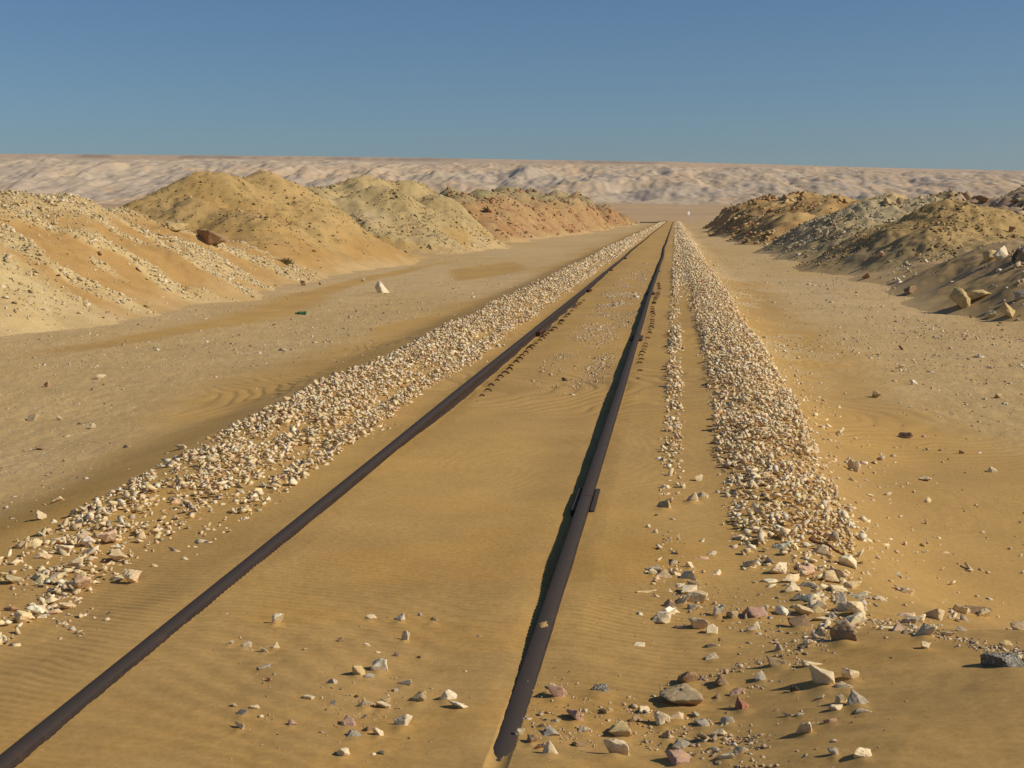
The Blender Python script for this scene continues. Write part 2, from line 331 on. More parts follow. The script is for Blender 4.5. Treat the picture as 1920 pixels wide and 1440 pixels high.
def tag(o, label=None, cat=None, group=None, kind=None):
    if label: o['label'] = label
    if cat: o['category'] = cat
    if group: o['group'] = group
    if kind: o['kind'] = kind
    return o

# ------------------------------------------------------------------ stones: shapes
def hull(seed, n, flat, hi):
    rs = np.random.default_rng(seed); bm = bmesh.new(); ax = rs.uniform(.6, .95)
    for p in rs.normal(size=(n, 3)):
        p = p / np.linalg.norm(p) * rs.uniform(.55, 1.0); bm.verts.new((p[0], p[1] * ax, p[2] * flat))
    bmesh.ops.convex_hull(bm, input=bm.verts)
    bmesh.ops.delete(bm, geom=[v for v in bm.verts if not v.link_faces], context='VERTS')
    if hi:
        bmesh.ops.bevel(bm, geom=list(bm.edges), offset=.022, segments=1, affect='EDGES', profile=.5)
        bmesh.ops.triangulate(bm, faces=bm.faces)
        for lim in (.5, .26, .15):
            bmesh.ops.subdivide_edges(bm, edges=[e for e in bm.edges if e.calc_length() > lim], cuts=1); bmesh.ops.triangulate(bm, faces=bm.faces)
    bm.verts.ensure_lookup_table(); V = np.array([v.co[:] for v in bm.verts])
    if hi:
        q = V * 1.5 + seed; d = fbm(q[:, 0] + .7 * q[:, 2], q[:, 1] - .8 * q[:, 2], 4, seed % 40, .6); d2 = np.abs(fbm(q[:, 0] * 1.3 - q[:, 2], q[:, 1] * 1.3 + q[:, 2], 2, seed % 37))
        V = V * (1 + .16 * d[:, None] - .22 * np.clip(.3 - d2, 0, 1)[:, None]); V += rs.normal(size=V.shape) * .006
    else: bmesh.ops.triangulate(bm, faces=bm.faces)
    bm.faces.ensure_lookup_table(); Fc = np.array([[v.index for v in f.verts] for f in bm.faces]); bm.free()
    return V, Fc
LO = [hull(s, 7 + s % 4, (.42, .6, .3)[s % 3], False) for s in range(24)]
HI = [hull(100 + s, 8 + s % 5, (.7, .85, .5, .95)[s % 4], True) for s in range(28)]
def rotm(rng, n, tilt=.5):
    a = rng.uniform(0, 2 * math.pi, n); b = rng.normal(0, tilt, n); c = rng.normal(0, tilt, n)
    ca, sa, cb, sb, cc, s_c = np.cos(a), np.sin(a), np.cos(b), np.sin(b), np.cos(c), np.sin(c)
    z = np.zeros(n); o = np.ones(n)
    Rz = np.stack([ca, -sa, z, sa, ca, z, z, z, o], 1).reshape(n, 3, 3)
    Rx = np.stack([o, z, z, z, cb, -sb, z, sb, cb], 1).reshape(n, 3, 3)
    Ry = np.stack([cc, z, s_c, z, o, z, -s_c, z, cc], 1).reshape(n, 3, 3)
    return Rx @ Ry @ Rz
CREAM = np.array([(.82,.64,.37), (.85,.70,.44), (.77,.58,.32), (.87,.76,.54), (.72,.53,.29), (.76,.54,.33), (.60,.48,.31), (.80,.64,.33), (.70,.46,.27), (.50,.30,.17)])
CP = np.array([.2, .2, .16, .12, .1, .08, .05, .04, .03, .02])
class Stones:                   # a table of stones: position, size, colour
    def __init__(s): s.p = []; s.s = []; s.c = []; s.t = []
    def add(s, P, S, C, tilt=.5): s.p.append(P); s.s.append(S); s.c.append(C); s.t.append(np.full(len(P), tilt))
    def arr(s): return np.concatenate(s.p), np.concatenate(s.s), np.concatenate(s.c), np.concatenate(s.t)
def palette(n, pal=CREAM, p=CP, var=.1, rng=RNG):
    c = pal[rng.choice(len(pal), n, p=p)] * rng.normal(1, var, (n, 1)).clip(.6, 1.25); return c * rng.normal(1, .02, (n, 3))
def stone_cloud(name, P, S, C, T, kind, label=None, cat=None, seed=1):
    rng = np.random.default_rng(seed); n = len(P); var = rng.integers(0, len(LO), n)
    R = rotm(rng, n, .45); sc3 = S[:, None] * rng.uniform(.65, 1.35, (n, 3))
    Vs, Fs, Cs = [], [], []; off = 0
    for k, (V, Fc) in enumerate(LO):
        q = np.where(var == k)[0]
        if not len(q): continue
        W = np.einsum('nij,vj->nvi', R[q], V) if False else np.einsum('nij,nvj->nvi', R[q], V[None] * sc3[q][:, None, :])
        W = W + P[q][:, None, :]
        Vs.append(W.reshape(-1, 3)); Fs.append((Fc[None] + (np.arange(len(q)) * len(V))[:, None, None] + off).reshape(-1, 3))
        Cs.append(np.repeat(C[q], len(V), 0)); off += len(q) * len(V)
    me = np_mesh(name, np.concatenate(Vs), np.concatenate(Fs), np.concatenate(Cs))
    return tag(link(name, me, M_STONE), label, cat, None, kind)

def visible(P, m=0):
    v = P - np.array([0, 0, HC]); z = v @ FWD; x = v @ RGT / z * FPX + 960; y = 720 - v @ UPV / z * FPX
    return (z > 0) & (x > -m) & (x < 1920 + m) & (y > -m) & (y < 1440 + m), x, y, z


# ------------------------------------------------------------------ stones: the ones one can point at
COL = dict(cream=(.76,.60,.36), white=(.82,.70,.48), grey=(.46,.39,.28), tan=(.50,.37,.20), yellow=(.60,.44,.20), pink=(.52,.32,.22), red=(.40,.17,.10), brown=(.34,.22,.12), dark=(.10,.075,.05), slate=(.20,.18,.14))
# landmarks: pixel x, pixel y, width, colour, height / width, (phrase used by its neighbours), label
LM = [
 (518,1172,26,'white',.95,'the lone white stone by the left rail','lone upright white stone in the sand nearest the left rail'),
 (748,1167,24,'white',.8,'the white stone facing the bare sand','angular white stone at the upper middle of the scatter between the rails'),
 (759,1203,18,'cream',1.3,'the tall narrow cream stone','tall narrow cream stone standing upright between the rails'),
 (672,1268,28,'yellow',.9,'the mustard clump between the rails','dark mustard coloured clump with a black shadow between the rails'),
 (712,1260,36,'white',.9,'the big white stone leaning on it','big white stone leaning against the mustard clump between the rails'),
 (753,1364,36,'white',.8,'the white wedge low between the rails','white wedge shaped stone with a small foot, low between the rails'),
 (452,1343,24,'grey',.6,'the grey white fin at lower left','grey white fin of stone half sunk in sand, lower left between the rails'),
 (838,1313,36,'white',.7,'the pinkish white stone left of the rail end','pinkish white craggy stone a little left of the buried rail end'),
 (642,1420,26,'cream',.6,'the cream crescent at the bottom edge','cream crescent of stone at the bottom edge, left of the rail end'),
 (1122,1302,64,'slate',.55,'the dark speckled lump','dark grey speckled conglomerate lump just right of the right rail'),
 (1081,1353,44,'pink',.6,'the rough pink stone','rough pink stone in front of the dark speckled lump'),
 (1277,1325,86,'tan',.32,'the long flat slab','largest flat tan slab with a square brown end at the bottom of the picture'),
 (1155,1416,52,'cream',.75,'the cream pyramid at the bottom edge','cream pyramid stone with a red brown shaded side at the bottom edge'),
 (1165,1382,50,'yellow',.5,'the arched yellowish stone','arched yellowish cream stone lying above the bottom cream pyramid'),
 (1290,1285,46,'brown',.7,'the reddish clump behind the slab','reddish brown lumpy clump capped with cream behind the long flat slab'),
 (1393,1335,36,'red',.75,'the brick red stone','brick red angular stone with a pale top edge, right of the slab'),
 (1510,1380,34,'cream',.95,'the lone cream pyramid','lone cream pyramid stone with a sharp shadow on the right hand sand'),
 (1545,1288,58,'cream',.75,'the fat cream boulder','fattest cream boulder on the right hand sand, casting a black shadow'),
 (1582,1208,50,'brown',.95,'the round brown boulder','round brown boulder casting a long shadow at the foot of the gravel ridge'),
 (1415,1160,52,'pink',.5,'the pink slab','pink slab with a dark pointed shaded end at the foot of the ridge'),
 (1287,1090,42,'cream',.55,'the cream stone on the shoulder line','cream stone with a dark left face, largest of the thin stone line by the rail'),
 (1733,1195,40,'cream',.75,'the cream block on the sand crest','cream block standing on the crest of the right hand sand bank'),
 (1885,1255,80,'slate',.36,'the grey concrete slab','grey speckled concrete like slab at the right edge of the picture'),
 (1607,1325,44,'grey',.85,'the grey streaked stone','grey streaked cream stone right of the fat cream boulder'),
 (1835,1155,54,'brown',.32,'the half buried brown rock','dark pinkish brown rock half buried in the sand at right'),
 (1413,1185,28,'white',.9,'the small white knob','small bright white knob of stone in front of the pink slab'),
 (1500,1178,46,'brown',.6,'the sand covered brown rock','brown rock with its back covered in sand, left of the round brown boulder'),
 (1245,955,34,'yellow',.6,'the sandy stone with a tail','sand yellow stone with a tail of drifted sand left of the thin stone line'),
]
# the rest: pixel x, pixel y, width, colour, height / width
FEW = """430 1211 20 cream .45;459 1215 24 cream .45;495 1223 20 cream .5;515 1217 17 cream .9;450 1199 8 cream .5;492 1257 26 grey .3;638 1203 12 brown .6
695 1162 22 cream .5;787 1155 10 grey .6;812 1168 26 brown .6;688 1212 16 cream .3;573 1219 9 cream .4;744 1232 13 pink .6;785 1237 9 dark .7;708 1228 11 cream .4
505 1278 13 red .6;690 1272 22 grey .5;621 1284 26 grey .45;757 1287 32 cream .5;577 1311 25 cream .3;622 1322 16 grey .6;610 1333 9 tan .6;439 1325 13 tan .6
477 1332 22 cream .3;487 1347 13 cream .4;447 1368 25 cream .6;548 1362 19 pink .6;685 1327 30 cream .65;717 1331 32 cream .5;782 1320 36 tan .6
858 1330 42 white .35;652 1362 36 pink .5;667 1385 38 grey .55;687 1373 20 brown .6;710 1380 26 cream .7;700 1418 9 white .7;715 1417 12 slate .6;668 1308 11 dark .8
683 1350 20 brown .4;898 1195 12 cream .4;720 1318 24 yellow .25;790 1305 18 yellow .35;742 1298 12 grey .5
1045 1308 40 pink .7;1038 1293 20 cream .5;1137 1341 30 yellow .5;1018 1366 24 tan .5;1041 1357 17 grey .5;1032 1383 36 grey .35;1095 1376 26 cream .4;973 1381 22 cream .6;997 1396 22 brown .8
1033 1415 36 cream .8;1013 1404 22 pink .6;1085 1400 30 brown .35;1210 1337 26 cream .5;1190 1355 26 brown .5;1358 1288 46 brown .55;1383 1308 32 pink .55;1345 1313 16 brown .8
1243 1365 36 cream .8;1267 1352 42 cream .55;1307 1348 22 grey .5;1365 1358 30 grey .5;1318 1365 36 grey .4;1348 1385 32 cream .8;1323 1393 36 tan .5;1250 1388 26 brown .6
1277 1405 36 grey .5;1390 1415 32 grey .6;1360 1427 34 cream .55;1342 1412 15 grey .8;1275 1437 62 pink .35;1303 1419 13 brown .5
1225 1079 17 cream .8;1267 1082 24 cream .5;1300 1103 26 tan .7;1280 1132 30 cream .8;1255 1140 24 pink .7;1300 1145 26 grey .45;1240 1161 18 cream .6;1347 1157 24 white 1.2
1375 1160 28 tan .6;1335 1190 24 cream .8;1352 1202 12 brown .7;1340 1215 36 cream .25;1335 1236 26 cream .4;1487 1110 34 cream .6;1502 1127 36 grey .6;1540 1132 36 cream .4
1577 1133 24 grey 1.0;1590 1150 40 cream .55;1532 1153 30 yellow .5;1567 1160 32 grey .5;1587 1180 48 grey .5;1537 1197 30 slate .8;1515 1210 20 cream .7
1737 1216 22 cream .6;1462 1223 20 grey .9;1460 1250 48 tan .5;1523 1250 40 cream .35;1427 1278 28 grey .7;1595 1275 34 cream .7;1582 1293 34 cream .5;1538 1312 20 grey .4
1490 1300 17 dark .9;1577 1320 24 cream 1.0;1568 1335 30 cream .45;1621 1338 36 cream .3;1477 1347 20 cream .4;1502 1342 20 grey .3;1558 1357 30 pink .35;1563 1420 22 grey .9;1618 1422 36 cream .55;1563 1394 13 cream .4
1887 1213 28 yellow .5;1803 1185 24 grey .5;1777 1192 30 cream .4;1710 1172 44 grey .4;1650 1128 28 cream .4;1647 1050 10 cream .8;1598 1022 14 cream 1.0;1697 822 34 brown .4;1803 852 11 brown .9;1860 887 20 cream .6
1735 903 26 cream .35;1602 885 26 cream 1.1;1405 1065 26 cream .8;1395 1043 12 tan .9;1385 1013 22 cream .4;1335 1042 20 cream .4;1293 1068 18 cream .9;1310 1107 10 cream .6
1120 1172 5 tan .6;1068 1262 6 tan .6;872 1262 7 cream .4;1843 1000 10 cream .5;1700 1010 6 tan .6;1310 902 16 cream .9;1318 935 22 cream .6;1297 942 30 cream .8"""
STN = []                        # (pixel x, y, width, colour, ratio, phrase, label)
for e in LM: STN.append(e)
for e in FEW.replace('\n', ';').split(';'):
    v = e.split(); STN.append((float(v[0]), float(v[1]), float(v[2]), v[3], float(v[4]), None, None))
HP = hits([(s[0], s[1]) for s in STN])
for s, p in zip(STN, HP):
    if s[2] >= 16 and p[1] < 8:
        r = s[2] * p[1] / FPX / 2; DRIFTS.append((p[0], p[1], r * 1.1, r * s[4] * .34))
SIZEW = [(13, 'tiny'), (23, 'small'), (34, 'fist sized'), (999, 'large')]
COLW = dict(cream='cream', white='white', grey='pale grey', tan='tan', yellow='yellowish', pink='pinkish', red='reddish', brown='brown', dark='blackish', slate='slate grey')
used = set()
def near_label(s, lms):
    size = next(wd for lim, wd in SIZEW if s[2] < lim); shp = 'low' if s[4] <= .42 else ('upright' if s[4] >= .9 else 'angular')
    order = sorted(lms, key=lambda l: math.hypot(l[0] - s[0], 1.6 * (l[1] - s[1])))
    for extra in ('', 'far ', ):
        for l in order[:5]:
            dx, dy = s[0] - l[0], (s[1] - l[1]) * 1.6; d = math.hypot(dx, dy)
            how = ('left of' if dx < 0 else 'right of') if abs(dx) > abs(dy) else ('behind' if dy < 0 else 'in front of')
            if d < 60: how = 'just ' + how
            t = '%s %s %s stone %s %s' % (size, shp, COLW[s[3]], how, l[5])
            if t not in used and len(t.split()) <= 16: used.add(t); return t
    t = '%s %s %s stone, %d' % (size, shp, COLW[s[3]], len(used)); used.add(t); return t
def solid_stone(P, width, ratio, c, label, cat='stone', group=None, name='stone', seed=0, m=None, sink=.42, var=.05, yaw=None):
    rng = np.random.default_rng(seed * 7 + 5); V, Fc = HI[seed % len(HI)]
    R = rotm(rng, 1, .35)[0]; V = V @ R.T
    e = V.max(0) - V.min(0); r = width
    V = (V - (V.max(0) + V.min(0)) / 2) / e * np.array([r, r * rng.uniform(.65, 1.0), r * ratio / (1 - sink) * .95])
    if yaw is not None:
        V = V @ np.array([[math.cos(yaw), math.sin(yaw), 0], [-math.sin(yaw), math.cos(yaw), 0], [0, 0, 1]])
    V[:, 2] -= V[:, 2].min() + (V[:, 2].max() - V[:, 2].min()) * sink
    cc = np.array(c) * (1 + var * rng.normal()); C = np.repeat(cc[None], len(V), 0) * (1 + .06 * rng.normal(size=(len(V), 1)))
    me = np_mesh(name, V, Fc, C); o = link(name, me, m or M_STONE); o.location = P
    return tag(o, label, cat, group)
def conglomerate():
    m, nt, b = mat('speckled_conglomerate'); L = nt.links.new; g = N(nt, 'ShaderNodeNewGeometry')
    v = N(nt, 'ShaderNodeTexVoronoi', i_Scale=130.0); L(g.outputs['Position'], v.inputs['Vector'])
    c = ramp(nt, N_sep(nt, v.outputs['Color']), [(.1, (.15, .13, .10)), (.5, (.22, .19, .14)), (.8, (.29, .25, .18)), (.97, (.46, .41, .32))])
    L(c, b.inputs['Base Color']); b.inputs['Roughness'].default_value = .9
    bm_ = N(nt, 'ShaderNodeBump', i_Strength=.9, i_Distance=.006); L(v.outputs['Distance'], bm_.inputs['Height']); L(bm_.outputs[0], b.inputs['Normal']); return m
M_CONG = conglomerate()
lms = [s for s in STN if s[5]]
for s in lms: used.add(s[6])
NH = 0
for i, (s, p) in enumerate(zip(STN, HP)):
    dist = float((p - np.array([0, 0, HC])) @ FWD); wd = s[2] * dist / FPX * .97
    lab = s[6] or near_label(s, lms)
    P = (p[0], p[1] + wd * .25, float(ground_h([p[0]], [p[1] + wd * .25])[0]))
    solid_stone(P, wd, s[4] * .88, COL[s[3]], lab, seed=(i if i != 22 else 36), m=M_CONG if s[3] == 'slate' and s[5] else None); NH += 1

# ---- boulders farther off: pixel x, y of the foot, width, colour, ratio, label
BIG = [
 (1805,574,50,'yellow',.72,'bright yellow pointed boulder on the right hand sand, largest of all', 'boulder'),
 (1838,560,40,'yellow',.42,'low yellow tail of rock joined to the right of the pointed yellow boulder', 'boulder'),
 (1859,594,28,'cream',.8,'squat pale boulder, left one of the close pair at the right edge', 'boulder'),
 (1889,594,34,'yellow',.85,'round yellowish boulder, right one of the close pair at the right edge', 'boulder'),
 (1877,484,32,'white',.75,'whitest boulder at the top of the rubble bank on the right', 'boulder'),
 (1856,488,24,'yellow',.85,'pale yellow boulder touching the whitest boulder on the rubble bank', 'boulder'),
 (1915,490,40,'dark',.6,'dark shaded boulder at the right edge above the pointed yellow boulder', 'boulder'),
 (1918,560,34,'grey',.6,'grey boulder cut by the right edge just above the close pair', 'boulder'),
 (1624,522,18,'brown',.65,'small ochre boulder alone on the plain left of the rubble bank', 'boulder'),
 (1707,551,24,'brown',.6,'dark ochre craggy boulder on the plain left of the pointed yellow boulder', 'boulder'),
 (1653,484,12,'pink',.8,'small round pinkish boulder at the foot of the brown spoil mound', 'boulder'),
 (716,549,28,'white',.85,'lone white boulder on the flat plain left of the track', 'boulder'),
 (681,528,8,'white',.9,'small white stone on the plain just behind the lone white boulder', 'stone'),
 (395,455,56,'brown',.45,'long dark brown slab lying on the sandy flank at left', 'boulder'),
 (326,432,42,'yellow',.42,'long yellow slab above the dark brown one on the left flank', 'boulder'),
 (568,536,9,'brown',1.2,'small dark stone standing upright at the edge of the left plain', 'stone'),
 (600,534,6,'brown',.9,'tiny brown stone right of the dark upright one on the left plain', 'stone'),
 (276,577,12,'yellow',.6,'orange yellow stone at the foot of the pale gravel slope', 'stone'),
 (88,726,11,'pink',1.2,'pinkish upright stone on the left gravel plain', 'stone'),
 (190,711,16,'cream',.6,'flat cream stone on the left gravel plain behind the pinkish upright one', 'stone'),
 (1078,373,26,'tan',.6,'pale boulder on top of the reddish mound left of the track', 'boulder'),
 (1663,384,18,'yellow',.9,'left one of two yellow grey boulders on the grey mound crest', 'boulder'),
 (1687,384,16,'tan',.9,'right one of two yellow grey boulders on the grey mound crest', 'boulder'),
 (1843,380,30,'brown',.45,'flat dark boulder on top of the brown spoil mound', 'boulder'),
 (1549,441,14,'cream',.9,'pale stone halfway down the grey mound right of the track', 'boulder'),
 (1898,437,16,'brown',.7,'dark clod on the right flank of the brown mound', 'boulder'),
 (75,843,18,'brown',.45,'dark brown stone beside a white chip on the near left plain', 'stone'),
 (61,788,20,'tan',.6,'tan stone on the near left plain', 'stone'),
 (110,787,14,'cream',.6,'cream stone right of the tan one on the near left plain', 'stone'),
 (174,803,12,'white',.8,'white stone right of the cream one on the near left plain', 'stone'),
 (236,840,20,'brown',.5,'brown fragment by the gravel ridge on the left plain', 'stone'),
 (107,942,22,'cream',.6,'cream stone in the sand strip left of the left gravel ridge', 'stone'),
 (75,975,24,'cream',.8,'tall cream stone nearest the left edge outside the gravel ridge', 'stone'),
 (340,842,24,'cream',.4,'flat cream stone in the sand just outside the left gravel ridge', 'stone'),
 (385,846,14,'tan',.5,'tan chip right of the flat cream stone outside the left ridge', 'stone'),
 (1690,690,14,'cream',.5,'cream stone on the gravel plain right of the track', 'stone'),
 (1643,745,16,'tan',.9,'tan upright stone on the gravel plain right of the track', 'stone'),
 (1713,722,14,'white',.7,'white stone right of the gravel ridge on the plain', 'stone'),
 (1872,746,14,'tan',.7,'tan stone on the plain at right below the pair of boulders', 'stone'),
]
BP = hits([(b[0], b[1]) for b in BIG])
for i, (b, p) in enumerate(zip(BIG, BP)):
    dist = float((p - np.array([0, 0, HC])) @ FWD); wd = b[2] * dist / FPX
    solid_stone(p, wd, b[4], COL[b[3]], b[5], cat=b[6], name=b[6], seed=(203, 192)[i == 11] + i, sink=.2, yaw=-.5 if 'slab' in b[5] else None); NH += 1

# ------------------------------------------------------------------ ballast ridges, pebbles and rubble
def scatter_strip(n, y0, y1, xf, rad, power=1.0, pal=CREAM, p=CP, seed=0, dens=None, zoff=0.0):
    rng = np.random.default_rng(seed); u = rng.random(n)
    Y = (y0 ** (1 - power) + u * (y1 ** (1 - power) - y0 ** (1 - power))) ** (1 / (1 - power)) if power != 1 else y0 * (y1 / y0) ** u
    X = xf(rng, n, Y); k = np.ones(n, bool)
    if dens is not None: k = rng.random(n) < dens(X, Y)
    X, Y = X[k], Y[k]; n = len(X); S = rad(rng, n, Y)
    Z = ground_h(X, Y) + zoff * S
    return np.stack([X, Y, Z], 1), S, palette(n, pal, p, .10, rng)
lognorm = lambda m, s: (lambda rng, n, Y: m * np.exp(rng.normal(0, s, n)))
def pile(y0, y1, x0, x1, per_m2, dens, crest, seed, r=.023, layers=1.0):
    A = (y1 - y0) * (x1 - x0); n = int(A * per_m2)
    def xf(rng, n, Y): return rng.uniform(x0, x1, n)
    rng = np.random.default_rng(seed); X = rng.uniform(x0, x1, n); Y = rng.uniform(y0, y1, n)
    d = dens(X, Y); k = rng.random(n) < d; X, Y, d = X[k], Y[k], d[k]; n = len(X)
    r = np.interp(Y, [4.5, 7, 10, 20, 35, 80, 200], [.027, .0265, .0275, .029, .040, .075, .13]); S = np.minimum(r * np.exp(rng.normal(0, .42, n)), r * 1.9)
    Z = ground_h(X, Y) + S * rng.uniform(-.70, .22, n) + rng.random(n) * crest * d ** 2
    return np.stack([X, Y, Z], 1), S, palette(n, rng=rng)
def lband(X, Y):                # left ridge: a broad band and a thin line nearer the rail
    wob = fbm(Y * .35, X * 0 + 3, 2, 90) * .10 * ss(Y, 5, 8); br = fbm(X * 3.2, Y * 1.6, 3, 91)
    c = -2.93 - .09 * ss(Y, 5, 8) + .05 * ss(Y, 6, 14); hw = .29 + .05 * ss(Y, 4, 9)
    m = 1 - ss(np.abs(X - c - wob), hw * .75, hw * 1.5)
    l2 = (1 - ss(np.abs(X + 2.42 - wob * .5), .05, .13)) * ss(Y, 5.2, 8.5) * .9
    sc_ = (1 - ss(np.abs(X + 2.66), .28, .55)) * .16
    d = m * (.25 + .75 * ss(br + .3 * fbm(X * 7, Y * 4, 2, 98), -.9 + .35 * (1 - ss(Y, 5, 8)), -.1 + .45 * (1 - ss(Y, 5, 8)))) + l2 + sc_ * ss(br, -.2, .5)
    return np.clip(d, 0, 1)
def rband(X, Y):
    wob = fbm(Y * .3, X * 0 + 9, 2, 95) * .07; br = fbm(X * 3.0, Y * 1.5, 3, 96)
    e0 = .30 - .02 * ss(Y, 8, 20); e1 = 1.16 + .12 * ss(Y, 8, 16) - .28 * (1 - ss(Y, 5.6, 7.4))
    e0 = e0 + .06 * (1 - ss(Y, 5.2, 7))
    m = ss(X - wob, e0, e0 + .14) * (1 - ss(X - wob, e1 - .15, e1 + .06))
    near = 1 - ss(Y, 5.2, 7.4)
    l1 = (1 - ss(np.abs(X - .02 - wob * .4), .04, .11)) * ss(Y, 6.6, 8) * (.55 + .45 * ss(Y, 9, 16)) + (1 - ss(np.abs(X - .03), .08, .2)) * .3 * (1 - ss(Y, 6.6, 7.2))
    fill = ss(Y, 22, 40) * ss(X, -.05, .05) * (X < .45) * .8
    out = (1 - ss(X, e1, e1 + .8)) * ss(X, e1 - .1, e1) * .10
    d = np.maximum(m * (1 - near * (1 - .55 * ss(br, -.35, .45))), np.maximum(l1 * (.5 + .5 * ss(br, -.5, .3)), np.maximum(fill, out)))
    d = d * (.5 + .5 * ss(br + .3 * fbm(X * 7, Y * 4, 2, 99), -.75, -.05))
    return np.clip(d, 0, 1) * ss(Y, 4.7, 5.2)
SL, SRT = Stones(), Stones()
for (y0, y1, den, r, cr) in ((4.0, 6.4, 820, .0165, .035), (6.4, 9, 820, .0225, .055), (9, 20, 900, .026, .085), (20, 40, 400, .038, .09), (40, 90, 90, .065, .08), (90, 330, 14, .12, .06)):
    P, S, C = pile(y0, y1, -3.8, -2.1, den, lband, cr, int(y0 * 3), r); SL.add(P, S, C)
    P, S, C = pile(y0, y1, -.15, 2.1, den, rband, cr * 1.1, int(y0 * 5) + 1, r * .92); SRT.add(P, S, C)
# individuals: the stones of the two ridges that show largest
NI = 300 - NH
PL, S_L, CL, TL = SL.arr(); PR, S_R, CR, TR = SRT.arr()
allP = np.concatenate([PL, PR]); allS = np.concatenate([S_L, S_R]); allC = np.concatenate([CL, CR]); side = np.r_[np.zeros(len(PL), int), np.ones(len(PR), int)]
vis, px, py, dz = visible(allP, -4)
proj = np.where(vis & (allP[:, 2] > -.6), allS / dz, 0); top = np.argsort(-proj)[:NI]
for j, i in enumerate(top):
    c = allC[i]; big = 2 * allS[i] * FPX / dz[i]
    lab = ('pale limestone chip among the gravel ridge left of the left rail', 'pale limestone chip among the gravel ridge right of the right rail')[side[i]]
    solid_stone(tuple(allP[i] - np.array([0, 0, allS[i] * .3])), allS[i] * 1.75, RNG.uniform(.4, .8), c, lab, group=('larger stones in the left gravel ridge', 'larger stones in the right gravel ridge')[side[i]], seed=500 + j, sink=.1)
keep = np.ones(len(allP), bool); keep[top] = False
kl = keep[:len(PL)]; kr = keep[len(PL):]
stone_cloud('ballast', PL[kl], S_L[kl], CL[kl], TL[kl], 'stuff', 'ridge of broken cream limestone ballast left of the left rail', 'ballast', 1)
stone_cloud('ballast', PR[kr], S_R[kr], CR[kr], TR[kr], 'stuff', 'broad ridge of broken cream limestone ballast right of the right rail', 'ballast', 2)

# pebbles lying about
PB = Stones()
CREAM[:, 2] *= .96
DUL = np.array([(.62,.48,.30), (.50,.38,.24), (.68,.56,.40), (.36,.25,.15), (.18,.13,.09), (.50,.33,.22)]); DP = np.array([.36, .2, .26, .08, .03, .07])
def plain(n, x0, x1, y0, y1, r, seed, dens=None, s=.5, pw=2.0, cone=0):
    def xf(rng, n, Y):
        u = rng.random(n); return x0 + (x1 - x0) * u if not cone else (x0 + (x1 * Y / y1 - x0) * u)
    P, S, C = scatter_strip(n, y0, y1, xf, lognorm(r, s), pw, DUL, DP, seed, dens); PB.add(P, S, C)
notsand = lambda X, Y: .12 + .88 * (1 - sandmask(X, Y))
clump = lambda sd, f=1.0: (lambda X, Y: notsand(X, Y) * (.25 + .75 * ss(fbm(X * .8 * f, Y * .5 * f, 3, sd), -.3, .6)))
plain(13000, -4.0, -9.5, 4.5, 22, .0095, 21, clump(1), .55, 1.6)
plain(9000, -4.0, -14, 16, 60, .022, 22, clump(2), .5, 1.6)
plain(420, -3.9, -8.5, 5, 30, .026, 28, clump(5), .4, 1.5)
plain(11000, 1.7, 7.5, 6.5, 22, .012, 23, clump(3), .55, 1.6)
plain(12000, 1.5, 9, 18, 75, .024, 24, clump(4), .5, 1.7)
plain(700, 1.7, 7.0, 9, 35, .028, 29, clump(6), .4, 1.5)
plain(260, 1.1, 2.6, 5.3, 12, .012, 25, None, .6, 1.2)
mid = lambda X, Y: ss(fbm(X * 2.5, Y * .7, 3, 77), -.35, .4) * (1 - ss(np.abs(X + 1.06 + .04 * np.sin(Y * .5)) , .22, .50)) * ss(Y, 12, 15.5) * (1 - ss(Y, 34, 52))
plain(16000, -1.7, -.5, 11.5, 30, .0140, 26, mid, .45, 1.4)
plain(6000, -1.7, -.5, 24, 60, .022, 36, mid, .45, 1.4)
plain(60, -3.9, -3.3, 4.5, 14, .014, 30, None, .5, 1.3)
# fine chips in the crossing, strewn around the larger stones
rng = np.random.default_rng(31); hp = HP[[i for i, s in enumerate(STN) if s[1] > 1060]]; q = hp[rng.integers(0, len(hp), 1500)]
X = q[:, 0] + rng.normal(0, .13, 1500); Y = np.maximum(q[:, 1] + rng.normal(0, .12, 1500), 3.3); S = .0031 * np.exp(rng.normal(0, .55, 1500))
PB.add(np.stack([X, Y, ground_h(X, Y)], 1), S, palette(1500, DUL, DP, .1, rng))
# the bank of rubble and gravel across the lower right, and the line on the sand crest
lines = [((1230,1300),(1590,1190),200,9,.008), ((1590,1165),(1760,1178),130,7,.009), ((1700,1182),(1920,1232),150,8,.009), ((1480,1125),(1600,1175),60,14,.014),
         ((1300,1385),(1420,1400),50,16,.009), ((1180,1330),(1330,1370),60,18,.008), ((980,1345),(1110,1400),50,16,.007), ((1400,1300),(1500,1240),40,12,.008),
         ((640,1300),(770,1385),36,22,.006), ((440,1200),(540,1360),16,20,.005), ((1250,980),(1290,1130),70,16,.011), ((1330,1150),(1560,1210),60,14,.010), ((1900,1215),(1925,1240),30,9,.009), ((990,1300),(1430,1420),170,38,.0075), ((1230,1330),(1420,1440),70,30,.010), ((1320,1110),(1560,1230),80,32,.010), ((1480,1040),(1620,1180),90,26,.016), ((600,1380),(760,1300),26,26,.006), ((20,1060),(150,1180),60,26,.016)]
pts, rad = [], []
for (a, b, n, sp, r) in lines:
    n = int(n * 1.7)
    t = rng.random(n); pts += list(zip(a[0] + (b[0] - a[0]) * t + rng.normal(0, sp, n), np.minimum(a[1] + (b[1] - a[1]) * t + rng.normal(0, sp * .6, n), 1438))); rad += list(r * np.exp(rng.normal(0, .45, n)))
hh = hits(pts); PB.add(hh, np.array(rad), palette(len(hh), DUL, DP, .12, rng))
P, S, C, T = PB.arr()
